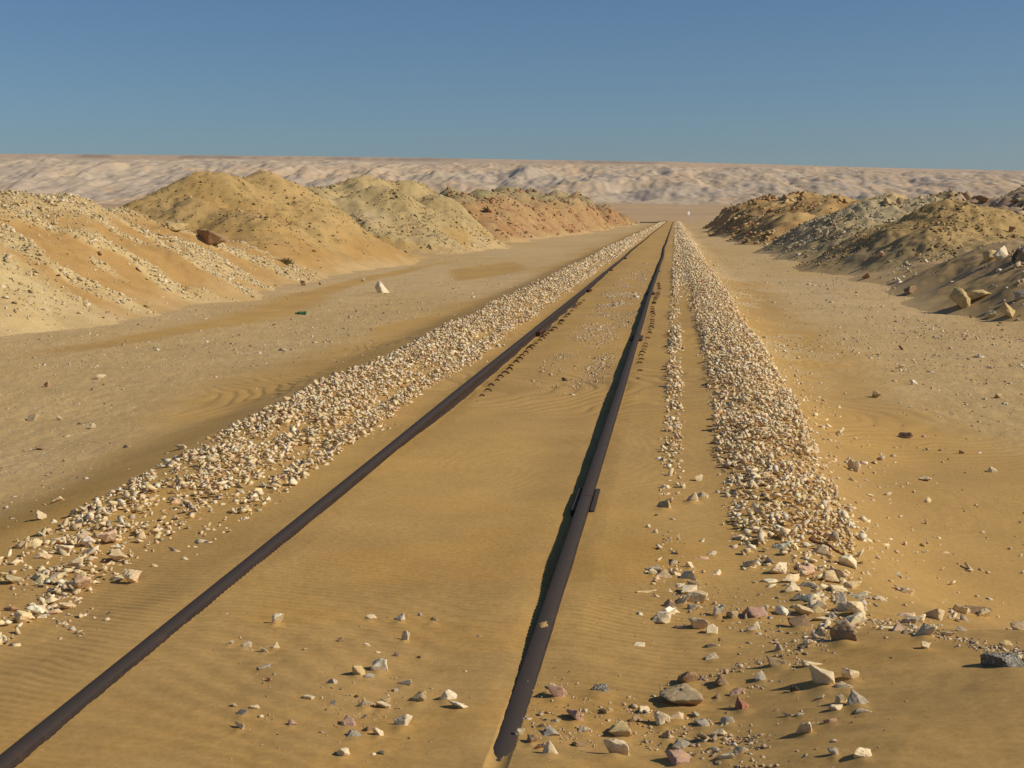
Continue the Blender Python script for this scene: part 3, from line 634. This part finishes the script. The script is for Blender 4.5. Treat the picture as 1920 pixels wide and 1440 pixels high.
stone_cloud('pebbles', P, S, C, T, 'stuff', 'pebbles and chips strewn over the sand and gravel plains', 'pebbles', 3)

# ------------------------------------------------------------------ the ground sheet
SAND = np.array((.448, .276, .096)); SAND2 = np.array((.482, .294, .093)); PAVE = np.array((.530, .368, .175)); PAVE2 = np.array((.505, .342, .145)); DK = np.array((.30, .205, .10))
def ground_col(X, Y, sm):
    n = fbm(X * .6, Y * .35, 4, 120); n2 = fbm(X * .15, Y * .07, 3, 124)
    s = mix(SAND, SAND2, ss(n, -.5, .6)); p = mix(PAVE, PAVE2, ss(n2 + n * .4, -.5, .5))
    c = p * (1 - sm[..., None]) + s * sm[..., None]
    # orange dry sand and darker damp-looking streaks in the crossing
    st = ss(fbm(X * 1.6 + Y, Y * 3.5, 4, 130), .15, .6) * (1 - ss(Y, 5.5, 7)); c = mix(c, np.broadcast_to(np.array((.38, .24, .09)), c.shape), st * .3)
    orn = ss(fbm(X * 1.2, Y * 1.8, 3, 134), .1, .6) * (1 - ss(Y, 6.5, 9)); c = mix(c, np.broadcast_to(np.array((.47, .27, .075)), c.shape), orn * .5)
    # limestone dust under the far ridges where single stones no longer show
    fe = ss(Y, 25, 80) * (1 - ss(Y, 300, 335)); lb = lband(X, Y) * fe; rb = rband(X, Y) * fe; c = mix(c, np.broadcast_to(np.array((.58, .44, .27)), c.shape), np.clip(np.maximum(lb, rb), 0, 1) * .9)
    # track-parallel faint wheel marks on the plains
    wm = 0 * np.sin(X * 3.1 + fbm(X * .1, Y * .1, 2, 140) * 3) * (1 - sm); c = c * (1 + .035 * wm[..., None])
    far = ss(Y, 325, 375); c = mix(c, np.broadcast_to(np.array((.50, .33, .17)), c.shape), far * .95)
    band = ss(fbm(X * .001, Y * .02, 4, 150), -.1, .5) * ss(Y, 350, 700); c = mix(c, np.broadcast_to(np.array((.38, .26, .15)), c.shape), band * .6)
    return c
ys = [-40, -25, -15, -8, -4, 0, 1.5, 2.4, 3.0]; y = 3.2
while y < 3000:
    ys.append(y); d = max(.0075, y * y / (1307 * 1.65) * .62)
    if y > 45: d = min(d, y * .035)
    if y > 150: d = y * .03
    y += d
ys = np.array(ys + [3100, 4200.]); NR = len(ys)
uu = np.concatenate([-np.geomspace(8, .66, 46), np.linspace(-.655, .385, 1240), np.geomspace(.39, 8, 50)])
Yg, Ug = np.meshgrid(ys, uu, indexing='ij'); sc_y = np.sqrt(np.maximum(Yg, 3.2) ** 2); Xg = Ug * sc_y
Z = ground_h(Xg, Yg, True); SMK = sandmask(Xg, Yg); GC = ground_col(Xg, Yg, SMK); RP = ripple(Xg, Yg, SMK)          # ripple shading painted into the sand colour: crests darker, hollows lighter
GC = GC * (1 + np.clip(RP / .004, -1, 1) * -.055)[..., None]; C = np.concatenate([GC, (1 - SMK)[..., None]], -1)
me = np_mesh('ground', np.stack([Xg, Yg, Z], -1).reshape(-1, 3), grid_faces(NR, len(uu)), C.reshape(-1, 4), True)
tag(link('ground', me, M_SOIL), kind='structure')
print('ground', NR, len(uu))

# ------------------------------------------------------------------ spoil mounds along the line
def A3(*c): return np.array(c)
def mcol(k, X, Y, Z, sl):
    sd = MOUNDS[k]['seed']; n = fbm(X * .5, Y * .5, 4, sd); n2 = fbm(X * 2.2, Y * 2.2, 4, sd + 2, .6); n3 = fbm(X * .25, Y * .25, 3, sd + 4)
    low = 1 - ss(Z, .2, 1.3); B = lambda c: np.broadcast_to(A3(*c), X.shape + (3,))
    S_ = B((.42, .25, .088))
    if k == 'pale':
        band = stripe(X, Y, Z); c = mix(B((.56, .42, .20)), B((.50, .36, .16)), ss(n2, -.4, .4)); c = mix(S_, c, band); g = .25 + .6 * band
    elif k == 'sandy':
        c = mix(B((.46, .305, .12)), B((.42, .27, .095)), ss(n, -.4, .4)); c = mix(c, B((.26, .18, .065)), ss(n2, .25, .8) * .6); c = mix(c, S_, np.clip(low * ss(n3, -.5, .1) * .9 + ss(n, .3, .8) * .5, 0, 1)); g = .35 * (1 - low)
    elif k == 'grey_green':
        c = mix(B((.47, .345, .155)), B((.40, .29, .125)), ss(n, -.3, .4)); c = mix(c, B((.48, .36, .19)), ss(n3, 0, .5) * .7); c = mix(c, B((.45, .28, .09)), low * ss(n, -.3, .3) * .9); g = .5 + 0 * X
    elif k == 'reddish':
        c = mix(B((.40, .25, .105)), B((.36, .19, .08)), ss(n, -.2, .3)); c = mix(c, B((.34, .27, .13)), ss(Z + n * .9, 2.4, 3.8)); c = mix(c, B((.47, .31, .15)), ss(n2, .2, .6) * .5); g = .4 + 0 * X
    elif k == 'orange':
        c = mix(B((.50, .33, .125)), B((.46, .275, .10)), ss(n, -.3, .4)); c = mix(c, B((.26, .215, .10)), ss(n3, 0, .5) * .7); c = mix(c, B((.30, .14, .06)), ss(n2, .25, .6) * .5); g = .3 + 0 * X
    elif k == 'grey':
        c = mix(B((.48, .375, .205)), B((.52, .37, .17)), ss(n, -.1, .5)); c = mix(c, B((.34, .25, .11)), ss(n3, .1, .5) * .6); g = .6 + 0 * X
    elif k == 'brown':
        c = mix(B((.42, .28, .11)), B((.46, .305, .12)), ss(n, -.3, .4)); c = mix(c, B((.30, .21, .08)), ss(n2, .1, .7) * .6); c = mix(c, B((.36, .27, .14)), low * .7); g = .25 + 0 * X
    elif k == 'far_pink':
        c = mix(B((.42, .29, .18)), B((.34, .25, .11)), ss(n, -.2, .3)); c = mix(c, B((.33, .18, .09)), ss(n2, .2, .6) * .5); g = .5 + 0 * X
    else:
        c = mix(B((.44, .29, .12)), B((.41, .28, .14)), ss(n, -.3, .4)); g = .3 + 0 * X
    return np.concatenate([c, g[..., None]], -1)
RUB = Stones()
LABM = dict(pale='pale yellow bank of tipped rubble striped with sand at far left', sandy='tall ochre sand and clod mound left of the track', grey_green='greenish grey mound behind the tall ochre one', reddish='long low mound with reddish rocks nearest the vanishing rails at left',
 orange='long orange brown mound nearest the vanishing rails at right', grey='grey stony mound right of the track between orange and brown mounds', brown='dark brown conical mound at right', far_pink='pinkish mounds showing behind the dark brown one', rubble='sandy bank with white rocks at the right edge')
PAL = dict(pale=([(.64,.50,.28), (.72,.60,.40), (.56,.42,.22), (.40,.28,.13)], [.4, .3, .22, .08]), sandy=([(.32,.21,.08), (.46,.31,.12), (.2,.13,.055), (.5,.38,.2)], [.35, .35, .2, .1]),
 grey_green=([(.50,.38,.2), (.34,.25,.12), (.58,.46,.27), (.24,.17,.08)], [.35, .3, .2, .15]), reddish=([(.46,.26,.12), (.38,.19,.09), (.54,.37,.18), (.24,.14,.07)], [.3, .3, .2, .2]),
 orange=([(.50,.32,.13), (.42,.22,.10), (.56,.41,.21), (.26,.17,.08)], [.35, .25, .2, .2]), grey=([(.46,.39,.26), (.56,.48,.33), (.34,.26,.15), (.55,.42,.22)], [.35, .25, .25, .15]),
 brown=([(.36,.25,.11), (.44,.30,.13), (.26,.18,.08), (.5,.37,.2)], [.35, .3, .25, .1]), far_pink=([(.48,.34,.22), (.34,.19,.10), (.3,.23,.12), (.2,.14,.08)], [.35, .25, .25, .15]), rubble=([(.72,.58,.38), (.80,.68,.49), (.52,.41,.26), (.36,.27,.17)], [.4, .3, .2, .1]))
for k, m in MOUNDS.items():
    x0, x1, y0, y1 = m['box']; y0 = max(y0, 14); ym = (y0 + y1) / 2; st = max(.055, ym * .0016)
    xs = np.arange(x0, x1, st); yy = np.arange(y0, y1, st * 1.15); Xm, Ym = np.meshgrid(xs, yy)
    Zm = mound_h(k, Xm, Ym); bg = base_h(Xm, Ym); gy, gx = np.gradient(Zm, st * 1.15, st)
    c = mcol(k, Xm, Ym, Zm, np.hypot(gx, gy)); e = Zm - bg
    blend = 1 - ss(e + .22 * fbm(Xm * 1.1, Ym * 1.1, 4, 171), 0, .5); gc = ground_col(Xm, Ym, sandmask(Xm, Ym)); c[..., :3] = mix(c[..., :3], gc, blend * (.85 if k != 'pale' else .6))
    Fm = grid_faces(*Xm.shape); ok = (e.ravel() > -.12)[Fm].any(1); Fm = Fm[ok]
    u, inv = np.unique(Fm, return_inverse=True); V = np.stack([Xm, Ym, np.maximum(Zm, bg - .3)], -1).reshape(-1, 3)[u]
    me = np_mesh('hill', V, inv.reshape(-1, 4), c.reshape(-1, 4)[u], True)
    tag(link('hill', me, M_SOIL), LABM[k], None, None, 'structure')
    # rubble lying on it
    rng = np.random.default_rng(m['seed']); n = dict(pale=26000, sandy=6000, grey_green=7000, reddish=8000, orange=8000, grey=6000, brown=4000, far_pink=2500, rubble=4500)[k]; n_ = n * 4
    X = rng.uniform(x0, x1, n_ * 4); Y = rng.uniform(y0, y1, n_ * 4); vis_, _, _, _ = visible(np.stack([X, Y, 0 * X + .8], 1), 120); X, Y = X[vis_], Y[vis_]; Zs = mound_h(k, X, Y); e = Zs - base_h(X, Y); vis_ = 1
    d = ss(e, -.1, .5) * vis_
    if k == 'pale': d = d * (.03 + .97 * stripe(X, Y, Zs) * (.25 + .75 * ss(Y + .35 * X, 19.2, 20.4)))
    elif k == 'rubble': d = d * (.15 + .85 * ss(X, 6.6, 8.2)) * (.04 + .96 * ss(np.sin((X * .9 - Y * .35) * 1.55 + fbm(X * .5, Y * .5, 2, 5) * 1.2), .45, .8))
    elif k == 'sandy': d = d * (.08 + .92 * ss(e, .5, 1.6))
    else: d = d * (.12 + .88 * ss(fbm(X * .5, Y * .5, 3, m['seed'] + 30), -.2, .45))
    kp = rng.random(len(X)) < d; X, Y, Zs = X[kp][:n], Y[kp][:n], Zs[kp][:n]
    base = dict(pale=.034, rubble=.055, sandy=.04, brown=.045, grey=.06, grey_green=.06).get(k, .15)
    S = base * np.exp(rng.normal(0, .55, len(X))).clip(.3, 3.6)
    RUB.add(np.stack([X, Y, Zs + S * .1], 1), S, palette(len(X), np.array(PAL[k][0]), np.array(PAL[k][1]), .12, rng))
P, S, C, T = RUB.arr()
stone_cloud('rubble', P, S, C, T, 'stuff', 'rubble and clods strewn over the spoil mounds on both sides', 'rubble', 5)

# ------------------------------------------------------------------ the far escarpment
X = np.linspace(-3300, 2300, 2100); Y = np.concatenate([np.linspace(1300, 1650, 40), np.linspace(1654, 2900, 300), np.linspace(2920, 3500, 12)]); Xp, Yp = np.meshgrid(X, Y)
pxa = np.array([-600, 0, 400, 800, 1250, 1700, 1920, 2400]); pya = np.array([287, 289, 292, 297, 304, 316, 321, 326])
az = np.array([at(a, b, 2900)[0] for a, b in zip(pxa, pya)]); tz = np.array([at(a, b, 2900)[1] for a, b in zip(pxa, pya)])
topz = np.interp(Xp / Yp * 2900, az, tz)
sk = Xp + .05 * Yp                                  # spurs run down to the left
gul = np.abs(fbm(sk * .0065, Yp * .0020, 5, 200, .6)); gul2 = fbm(Xp * .0032, Yp * .0015, 5, 204, .55)
t = (Yp - 1900 + (170 * (gul - .3) + 60 * gul2) * (1 - ss(Yp, 2350, 2780))) / 950
foot = 9 + (Yp - 1300) * .010
prof = np.clip(.55 * ss(t, -.25, .6) + .33 * ss(t, .3, 1.0) + .12 * ss(t, .98, 1.03), 0, 1)
body = ss(t, -.45, .2) * (1 - ss(t, .80, .96))
Zp = foot + (topz - foot) * prof
Zp += body * (np.abs(fbm(sk * .008, Yp * .0045, 5, 210, .6)) * 9 - 3) + body * (fbm(sk * .022, Yp * .008, 5, 222, .65) * 2.4 - np.abs(fbm(sk * .03, Yp * .008, 4, 226, .6)) * 3)
top_ = topz + fbm(Xp * .004, Yp * 0, 3, 230) * .7
Zp = np.minimum(Zp, top_ - 3 * (1 - ss(t, .9, 1.02))); Zp = np.where(t > 1.03, top_, Zp)
Zp = np.where(Yp < 1350, -20, Zp)
B = lambda c: np.broadcast_to(np.array(c), Xp.shape + (3,))
a1 = fbm(sk * .010, Yp * .0048 + Zp * .010, 7, 240, .68); a2 = fbm(sk * .020, Yp * .0065 + Zp * .010, 6, 244, .70); a3 = fbm(Xp * .003, Yp * .004, 3, 250)
orange = B((.56, .385, .22)); violet = B((.44, .355, .27)); creamc = B((.62, .49, .32))
c = mix(orange, B((.50, .39, .26)), ss(a3, -.3, .4))
c = mix(c, violet, np.clip(ss(a1, -.02, .16) * (.35 + .65 * (1 - ss(prof, .5, .9))), 0, 1) * .9)
c = mix(c, creamc, ss(a2, .20, .42) * ss(prof, .08, .3) * .65)
c = mix(c, B((.52, .33, .20)), ss(prof, .82, .95) * .6)
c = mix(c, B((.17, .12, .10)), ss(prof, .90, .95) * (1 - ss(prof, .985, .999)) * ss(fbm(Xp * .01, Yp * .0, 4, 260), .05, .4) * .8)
c = mix(c, B((.50, .33, .18)), (1 - ss(t, -.75, -.45)) * .9)
c = mix(c, B((.53, .40, .26)), .38 * np.ones(Xp.shape))
c = np.concatenate([c, np.zeros(c.shape[:2] + (1,))], -1)
me = np_mesh('far_escarpment', np.stack([Xp, Yp, Zp], -1).reshape(-1, 3), grid_faces(len(Y), len(X)), c.reshape(-1, 4), True)
m_, nt_, b_ = mat('escarpment_rock'); at_ = N(nt_, 'ShaderNodeAttribute', attribute_name='col'); g_ = N(nt_, 'ShaderNodeNewGeometry')
n_ = N(nt_, 'ShaderNodeTexNoise', i_Scale=.05, i_Detail=6.0, i_Roughness=.7); nt_.links.new(g_.outputs['Position'], n_.inputs['Vector'])
nt_.links.new(mul(nt_, at_.outputs['Color'], ramp(nt_, n_.outputs[0], [(.3, .82), (.7, 1.16)])), b_.inputs['Base Color']); b_.inputs['Roughness'].default_value = 1.0; b_.inputs['Specular IOR Level'].default_value = .0
tag(link('hills', me, m_), 'flat topped desert escarpment along the horizon', None, None, 'structure')

# ------------------------------------------------------------------ rails
PROF = [(-.031, 0), (.031, 0), (.035, -.003), (.036, -.008), (.035, -.034), (.031, -.040), (.011, -.048), (.0085, -.056), (.0085, -.118), (.014, -.128), (.058, -.136), (.062, -.140), (.062, -.148),
        (-.062, -.148), (-.062, -.140), (-.058, -.136), (-.014, -.128), (-.0085, -.118), (-.0085, -.056), (-.011, -.048), (-.031, -.040), (-.035, -.034), (-.036, -.008), (-.035, -.003)]
def rail_mesh(x0, seed):
    ys = [2.0 if x0 < -1 else 3.55]; 
    while ys[-1] < 345: ys.append(ys[-1] + max(.25, ys[-1] * .03))
    ys = np.array(ys); rng = np.random.default_rng(seed)
    wx = wob(seed, ys); wz = fbm(ys * .12, ys * 0 + 3, 2, seed + 5) * .004
    P = np.array(PROF); n = len(P); V = np.zeros((len(ys), n, 3)); V[..., 0] = x0 + P[None, :, 0] + wx[:, None]; V[..., 1] = ys[:, None]; V[..., 2] = P[None, :, 1] + wz[:, None]
    i = np.arange(len(ys) * n).reshape(len(ys), n); j = np.roll(i, -1, 1)
    F = np.stack([i[:-1], j[:-1], j[1:], i[1:]], -1).reshape(-1, 4); me = np_mesh('rail', V.reshape(-1, 3), F)
    bm = bmesh.new(); bm.from_mesh(me); bmesh.ops.holes_fill(bm, edges=[e for e in bm.edges if e.is_boundary]); bmesh.ops.recalc_face_normals(bm, faces=bm.faces); bm.to_mesh(me); bm.free()
    return me, lambda y: float(np.interp(y, ys, wx))
def boxes(name, bxs, m, parent, bev=.0):
    bm = bmesh.new()
    for (x0, x1, y0, y1, z0, z1) in bxs:
        r = bmesh.ops.create_cube(bm, size=1, matrix=Matrix.Translation(((x0 + x1) / 2, (y0 + y1) / 2, (z0 + z1) / 2)) @ Matrix.Diagonal((x1 - x0, y1 - y0, z1 - z0, 1)))
    if bev: bmesh.ops.bevel(bm, geom=list(bm.edges), offset=bev, segments=1, affect='EDGES')
    me = bpy.data.meshes.new(name); bm.to_mesh(me); bm.free(); return link(name, me, m, parent)
def clip_mesh(seed, w=.034, h=.036):
    rng = random.Random(seed); bm = bmesh.new(); rings = []
    for i in range(9):
        a = math.pi * i / 8; th = .008 * (.25 + .75 * math.sin(a)); cx, cz = -w * math.cos(a), h * math.sin(a)
        ring = [bm.verts.new((cx + th * math.cos(b) * -math.cos(a), th * 1.5 * math.sin(b), cz + th * math.cos(b) * math.sin(a))) for b in [2 * math.pi * k / 8 for k in range(8)]]
        rings.append(ring)
    for r0, r1 in zip(rings, rings[1:]):
        for k in range(8): bm.faces.new((r0[k], r0[(k + 1) % 8], r1[(k + 1) % 8], r1[k]))
    bmesh.ops.recalc_face_normals(bm, faces=bm.faces); me = bpy.data.meshes.new('rail_clip'); bm.to_mesh(me); bm.free(); return me
CLIPS = [clip_mesh(s, .03 + .004 * (s % 3), .03 + .005 * (s % 2)) for s in range(4)]
def nut(parent, x, y, z, s=1):
    bm = bmesh.new(); bmesh.ops.create_cone(bm, segments=6, cap_ends=True, radius1=.016, radius2=.016, depth=.02, matrix=Matrix.Translation((x, y, z)) @ Matrix.Rotation(math.pi / 2, 4, 'Y'))
    bmesh.ops.create_cone(bm, segments=10, cap_ends=True, radius1=.009, radius2=.009, depth=.02, matrix=Matrix.Translation((x + s * .018, y, z)) @ Matrix.Rotation(math.pi / 2, 4, 'Y'))
    me = bpy.data.meshes.new('nut'); bm.to_mesh(me); bm.free(); return link('nut', me, M_RUST, parent)
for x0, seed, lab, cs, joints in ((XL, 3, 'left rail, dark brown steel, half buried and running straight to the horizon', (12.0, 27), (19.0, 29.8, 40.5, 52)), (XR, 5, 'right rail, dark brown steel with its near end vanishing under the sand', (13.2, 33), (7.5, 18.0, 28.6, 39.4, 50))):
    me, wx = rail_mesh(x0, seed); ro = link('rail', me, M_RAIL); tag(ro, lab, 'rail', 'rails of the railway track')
    for yj in joints:
        L_ = .30; x = x0 + wx(yj)
        zt = -.018 if yj < 10 else -.040; xo = .068 if yj < 10 else .075
        for s in (1, -1):
            a, b = sorted((x + s * (.0365 if yj < 10 else .012), x + s * xo)); fp = boxes('fishplate', [(a, b, yj - L_, yj + L_, -.112, zt)], M_RUST if yj > 10 else M_RAIL, ro, .006)
            if yj > 10:
                for q in (-.2, -.07, .07, .2): nut(fp, x + s * (xo + .009), yj + q, -.075, s)
        boxes('joint_gap', [(x - .0372, x + .0372, yj - .002, yj + .002, -.036, .0012)], M_RUST, ro)
    y = cs[0]; k = 0; rr = random.Random(seed)
    while y < cs[1]:
        if rr.random() > .14:
            x = x0 + .145 + rr.uniform(-.012, .012) + .02 * math.sin(y * .7); o = bpy.data.objects.new('rail_clip', CLIPS[k % 4]); sc.collection.objects.link(o)
            if not CLIPS[k % 4].materials: CLIPS[k % 4].materials.append(M_RUST)
            o.parent = ro; o.location = (x, y, float(ground_h([x], [y])[0]) - .004 - rr.uniform(0, .014)); o.rotation_euler = (rr.uniform(-.3, .1), rr.uniform(.0, .3), rr.uniform(-.25, .15))
            s = .75 + .5 * math.sin(min(1, (y - cs[0]) / 2) * 1.57) + rr.uniform(-.3, .15); o.scale = (s, .7, s * (1 if x0 == XL else .75))
        y += .37 + rr.uniform(-.03, .03); k += 1
    if x0 == XR:                # a patch of blown sand lying on the rail head
        rng = np.random.default_rng(2); n = 22; an = np.linspace(0, 2 * math.pi, n, endpoint=False); r = .019 * (1 + .28 * rng.normal(size=n)).clip(.6, 1.4); cy = 5.05; cx = x0 + wx(cy) - .002
        V = [(cx, cy, .0052)] + [(cx + .5 * q * math.cos(a), cy + .5 * q * 2.0 * math.sin(a), .0045) for a, q in zip(an, r)] + [(cx + q * math.cos(a), cy + q * 2.0 * math.sin(a), -.0005) for a, q in zip(an, r)]
        F = [(0, 1 + i, 1 + (i + 1) % n) for i in range(n)] + [t for i in range(n) for t in ((1 + i, 1 + n + i, 1 + n + (i + 1) % n), (1 + i, 1 + n + (i + 1) % n, 1 + (i + 1) % n))]
        me2 = np_mesh('sand_patch', np.array(V), np.array(F), np.repeat(np.array([[.44, .28, .11, 0]]), len(V), 0)); link('sand_patch', me2, M_SOIL, ro)

# ------------------------------------------------------------------ small things
def tube(bm, pts, r0, r1, n=6):
    rings = []
    for i, p in enumerate(pts):
        p = Vector(p); d = (Vector(pts[min(i + 1, len(pts) - 1)]) - Vector(pts[max(i - 1, 0)])).normalized(); u = d.orthogonal().normalized(); v = d.cross(u); r = r0 + (r1 - r0) * i / (len(pts) - 1)
        rings.append([bm.verts.new(p + (u * math.cos(2 * math.pi * k / n) + v * math.sin(2 * math.pi * k / n)) * r) for k in range(n)])
    for a, b in zip(rings, rings[1:]):
        for k in range(n): bm.faces.new((a[k], a[(k + 1) % n], b[(k + 1) % n], b[k]))
    bm.faces.new(rings[0][::-1]); bm.faces.new(rings[-1])
def fin(name, bm, m, parent=None):
    bmesh.ops.recalc_face_normals(bm, faces=bm.faces); me = bpy.data.meshes.new(name); bm.to_mesh(me); bm.free(); return link(name, me, m, parent)
M_WOOD = flat_mat('dry_wood', (.11, .05, .022), .9, .35)
a, b = hits([(1530, 1030), (1618, 1064)]); rng = np.random.default_rng(8); pts = []
for i in range(12):
    t = i / 11; p = a * (1 - t) + b * t; p = p + np.array([0, 0, .035 * (1 - t) ** 1.2 + .012 + .004 * rng.normal()]) + rng.normal(size=3) * .004; pts.append(tuple(p))
bm = bmesh.new(); tube(bm, pts, .0085, .0022); tube(bm, [pts[0], tuple(np.array(pts[0]) + (-.03, -.008, .016))], .012, .009)
for i in (7, 8, 10): tube(bm, [pts[i], tuple(np.array(pts[i]) + (.022, -.02 * (i % 3 - 1) - .01, .012))], .004, .002)
tag(fin('stick', bm, M_WOOD), 'thin dark dry stick lying on the right gravel ridge', 'stick')
a, b = hits([(1352, 1217 + 20), (1500, 1240)])
bm = bmesh.new(); q = hits([(1496, 762), (1483, 780)]); tube(bm, [tuple(q[1] + (0, 0, .01)), tuple(q[0] + (0, 0, .06))], .012, .004)
tag(fin('splinter', bm, M_WOOD), 'short reddish brown splinter sticking up from the right gravel ridge', 'splinter')
# green bottle on the left plain
p = hits([(565, 590)])[0]; root = bpy.data.objects.new('bottle', None); sc.collection.objects.link(root); root.location = p; tag(root, 'green bottle lying on the gravel plain left of the track', 'bottle')
M_GREEN = flat_mat('green_plastic', (.03, .16, .06), .25, .1); M_LAB = flat_mat('pale_green_wrapper', (.10, .26, .12), .5, .2)
def lathe(name, prof, m):
    bm = bmesh.new(); n = 16; rings = [[bm.verts.new((x, r * math.cos(2 * math.pi * k / n), r * math.sin(2 * math.pi * k / n))) for k in range(n)] for x, r in prof]
    for a_, b_ in zip(rings, rings[1:]):
        for k in range(n): bm.faces.new((a_[k], a_[(k + 1) % n], b_[(k + 1) % n], b_[k]))
    bm.faces.new(rings[0]); bm.faces.new(rings[-1][::-1]); o = fin(name, bm, m, root); return o
for nm, pr, m in (('bottle_body', [(-.11, .02), (-.105, .033), (-.04, .034), (.05, .034), (.075, .028), (.095, .014), (.118, .013)], M_GREEN), ('wrapper', [(-.06, .0335), (-.058, .0352), (.025, .0352), (.027, .0335)], M_LAB), ('cap', [(.112, .0145), (.113, .016), (.13, .016), (.131, .013)], flat_mat('dark_cap', (.02, .06, .04)))):
    o = lathe(nm, pr, m); o.location = (0, 0, .028)
root.rotation_euler = (0, .05, math.pi - .12)
# sign by the line far away
X, Zt = at(1291, 397, 345); gz = float(ground_h([X], [345.])[0]); root = bpy.data.objects.new('trackside_sign', None); sc.collection.objects.link(root); root.location = (X, 345, gz); root.rotation_euler = (0, 0, .7)
tag(root, 'small white round headed sign on a post far down the line', 'sign')
M_POST = flat_mat('pale_post_paint', (.55, .5, .42), .7); M_WS = flat_mat('white_sign_paint', (.8, .78, .72), .5, .05)
hgt = 2.75
bm = bmesh.new(); tube(bm, [(0, 0, -.3), (0, 0, hgt)], .06, .06, 8); fin('post', bm, M_POST, root)
bm = bmesh.new(); bmesh.ops.create_cone(bm, segments=24, cap_ends=True, radius1=.42, radius2=.42, depth=.04, matrix=Matrix.Translation((0, -.1, hgt - .35)) @ Matrix.Rotation(math.pi / 2, 4, 'X') @ Matrix.Diagonal((.85, 1.15, 1, 1))); fin('sign_plate', bm, M_WS, root)
bm = bmesh.new(); bmesh.ops.create_cone(bm, segments=16, cap_ends=True, radius1=.13, radius2=.13, depth=.02, matrix=Matrix.Translation((0, -.131, hgt - .35)) @ Matrix.Rotation(math.pi / 2, 4, 'X') @ Matrix.Diagonal((.7, 1.5, 1, 1))); fin('sign_mark', bm, flat_mat('grey_mark', (.35, .33, .3)), root)
# pipe crossing the plain at the end of the track
bm = bmesh.new(); x0, _ = at(1200, 410, 330); x1, _ = at(1250, 410, 330); tube(bm, [(x0 + (x1 - x0) * i / 8, 331, float(ground_h([x0 + (x1 - x0) * i / 8], [331.])[0]) + .1) for i in range(9)], .13, .13, 10)
tag(fin('pipe', bm, flat_mat('dark_pipe', (.05, .035, .03))), 'thin dark pipe lying across the plain left of the vanishing rails', 'pipe')
# dry scrub on the left sand flank
for (px, py, wpx, lab) in ((535, 494, 30, 'dry yellow brown scrub clump on the sandy slope behind the left plain'), (1600, 985, 0, '')):
    if not wpx: continue
    p = hits([(px, py)])[0]; w_ = wpx * p[1] / FPX / 2; bm = bmesh.new(); rng = np.random.default_rng(4)
    for i in range(110):
        q = rng.normal(0, .4, 2) * w_; d = rng.normal(0, .5, 2); h_ = rng.uniform(.25, .7) * w_
        tube(bm, [(q[0], q[1], -.02), (q[0] + d[0] * h_ * .5, q[1] + d[1] * h_ * .5, h_ * .6), (q[0] + d[0] * h_ * 1.2, q[1] + d[1] * h_ * 1.2, h_)], .011, .004, 4)
    o = fin('scrub', bm, flat_mat('dry_scrub', (.16, .115, .04), .9, .3)); o.location = p; tag(o, lab, 'scrub')

# ------------------------------------------------------------------ dry air between here and the escarpment
bm = bmesh.new(); bmesh.ops.create_cube(bm, size=1, matrix=Matrix.Translation((-500, 2200, 60)) @ Matrix.Diagonal((36000, 4700 * 2, 260, 1)))
hm = bpy.data.materials.new('haze'); hm.use_nodes = True; hn = hm.node_tree; hn.nodes.remove(hn.nodes['Principled BSDF'])
pv = hn.nodes.new('ShaderNodeVolumePrincipled'); pv.inputs['Color'].default_value = (.82, .86, .92, 1); pv.inputs['Density'].default_value = .00008; pv.inputs['Anisotropy'].default_value = .3
hn.links.new(pv.outputs[0], hn.nodes['Material Output'].inputs['Volume'])
tag(fin('haze', bm, hm), None, None, None, 'stuff')
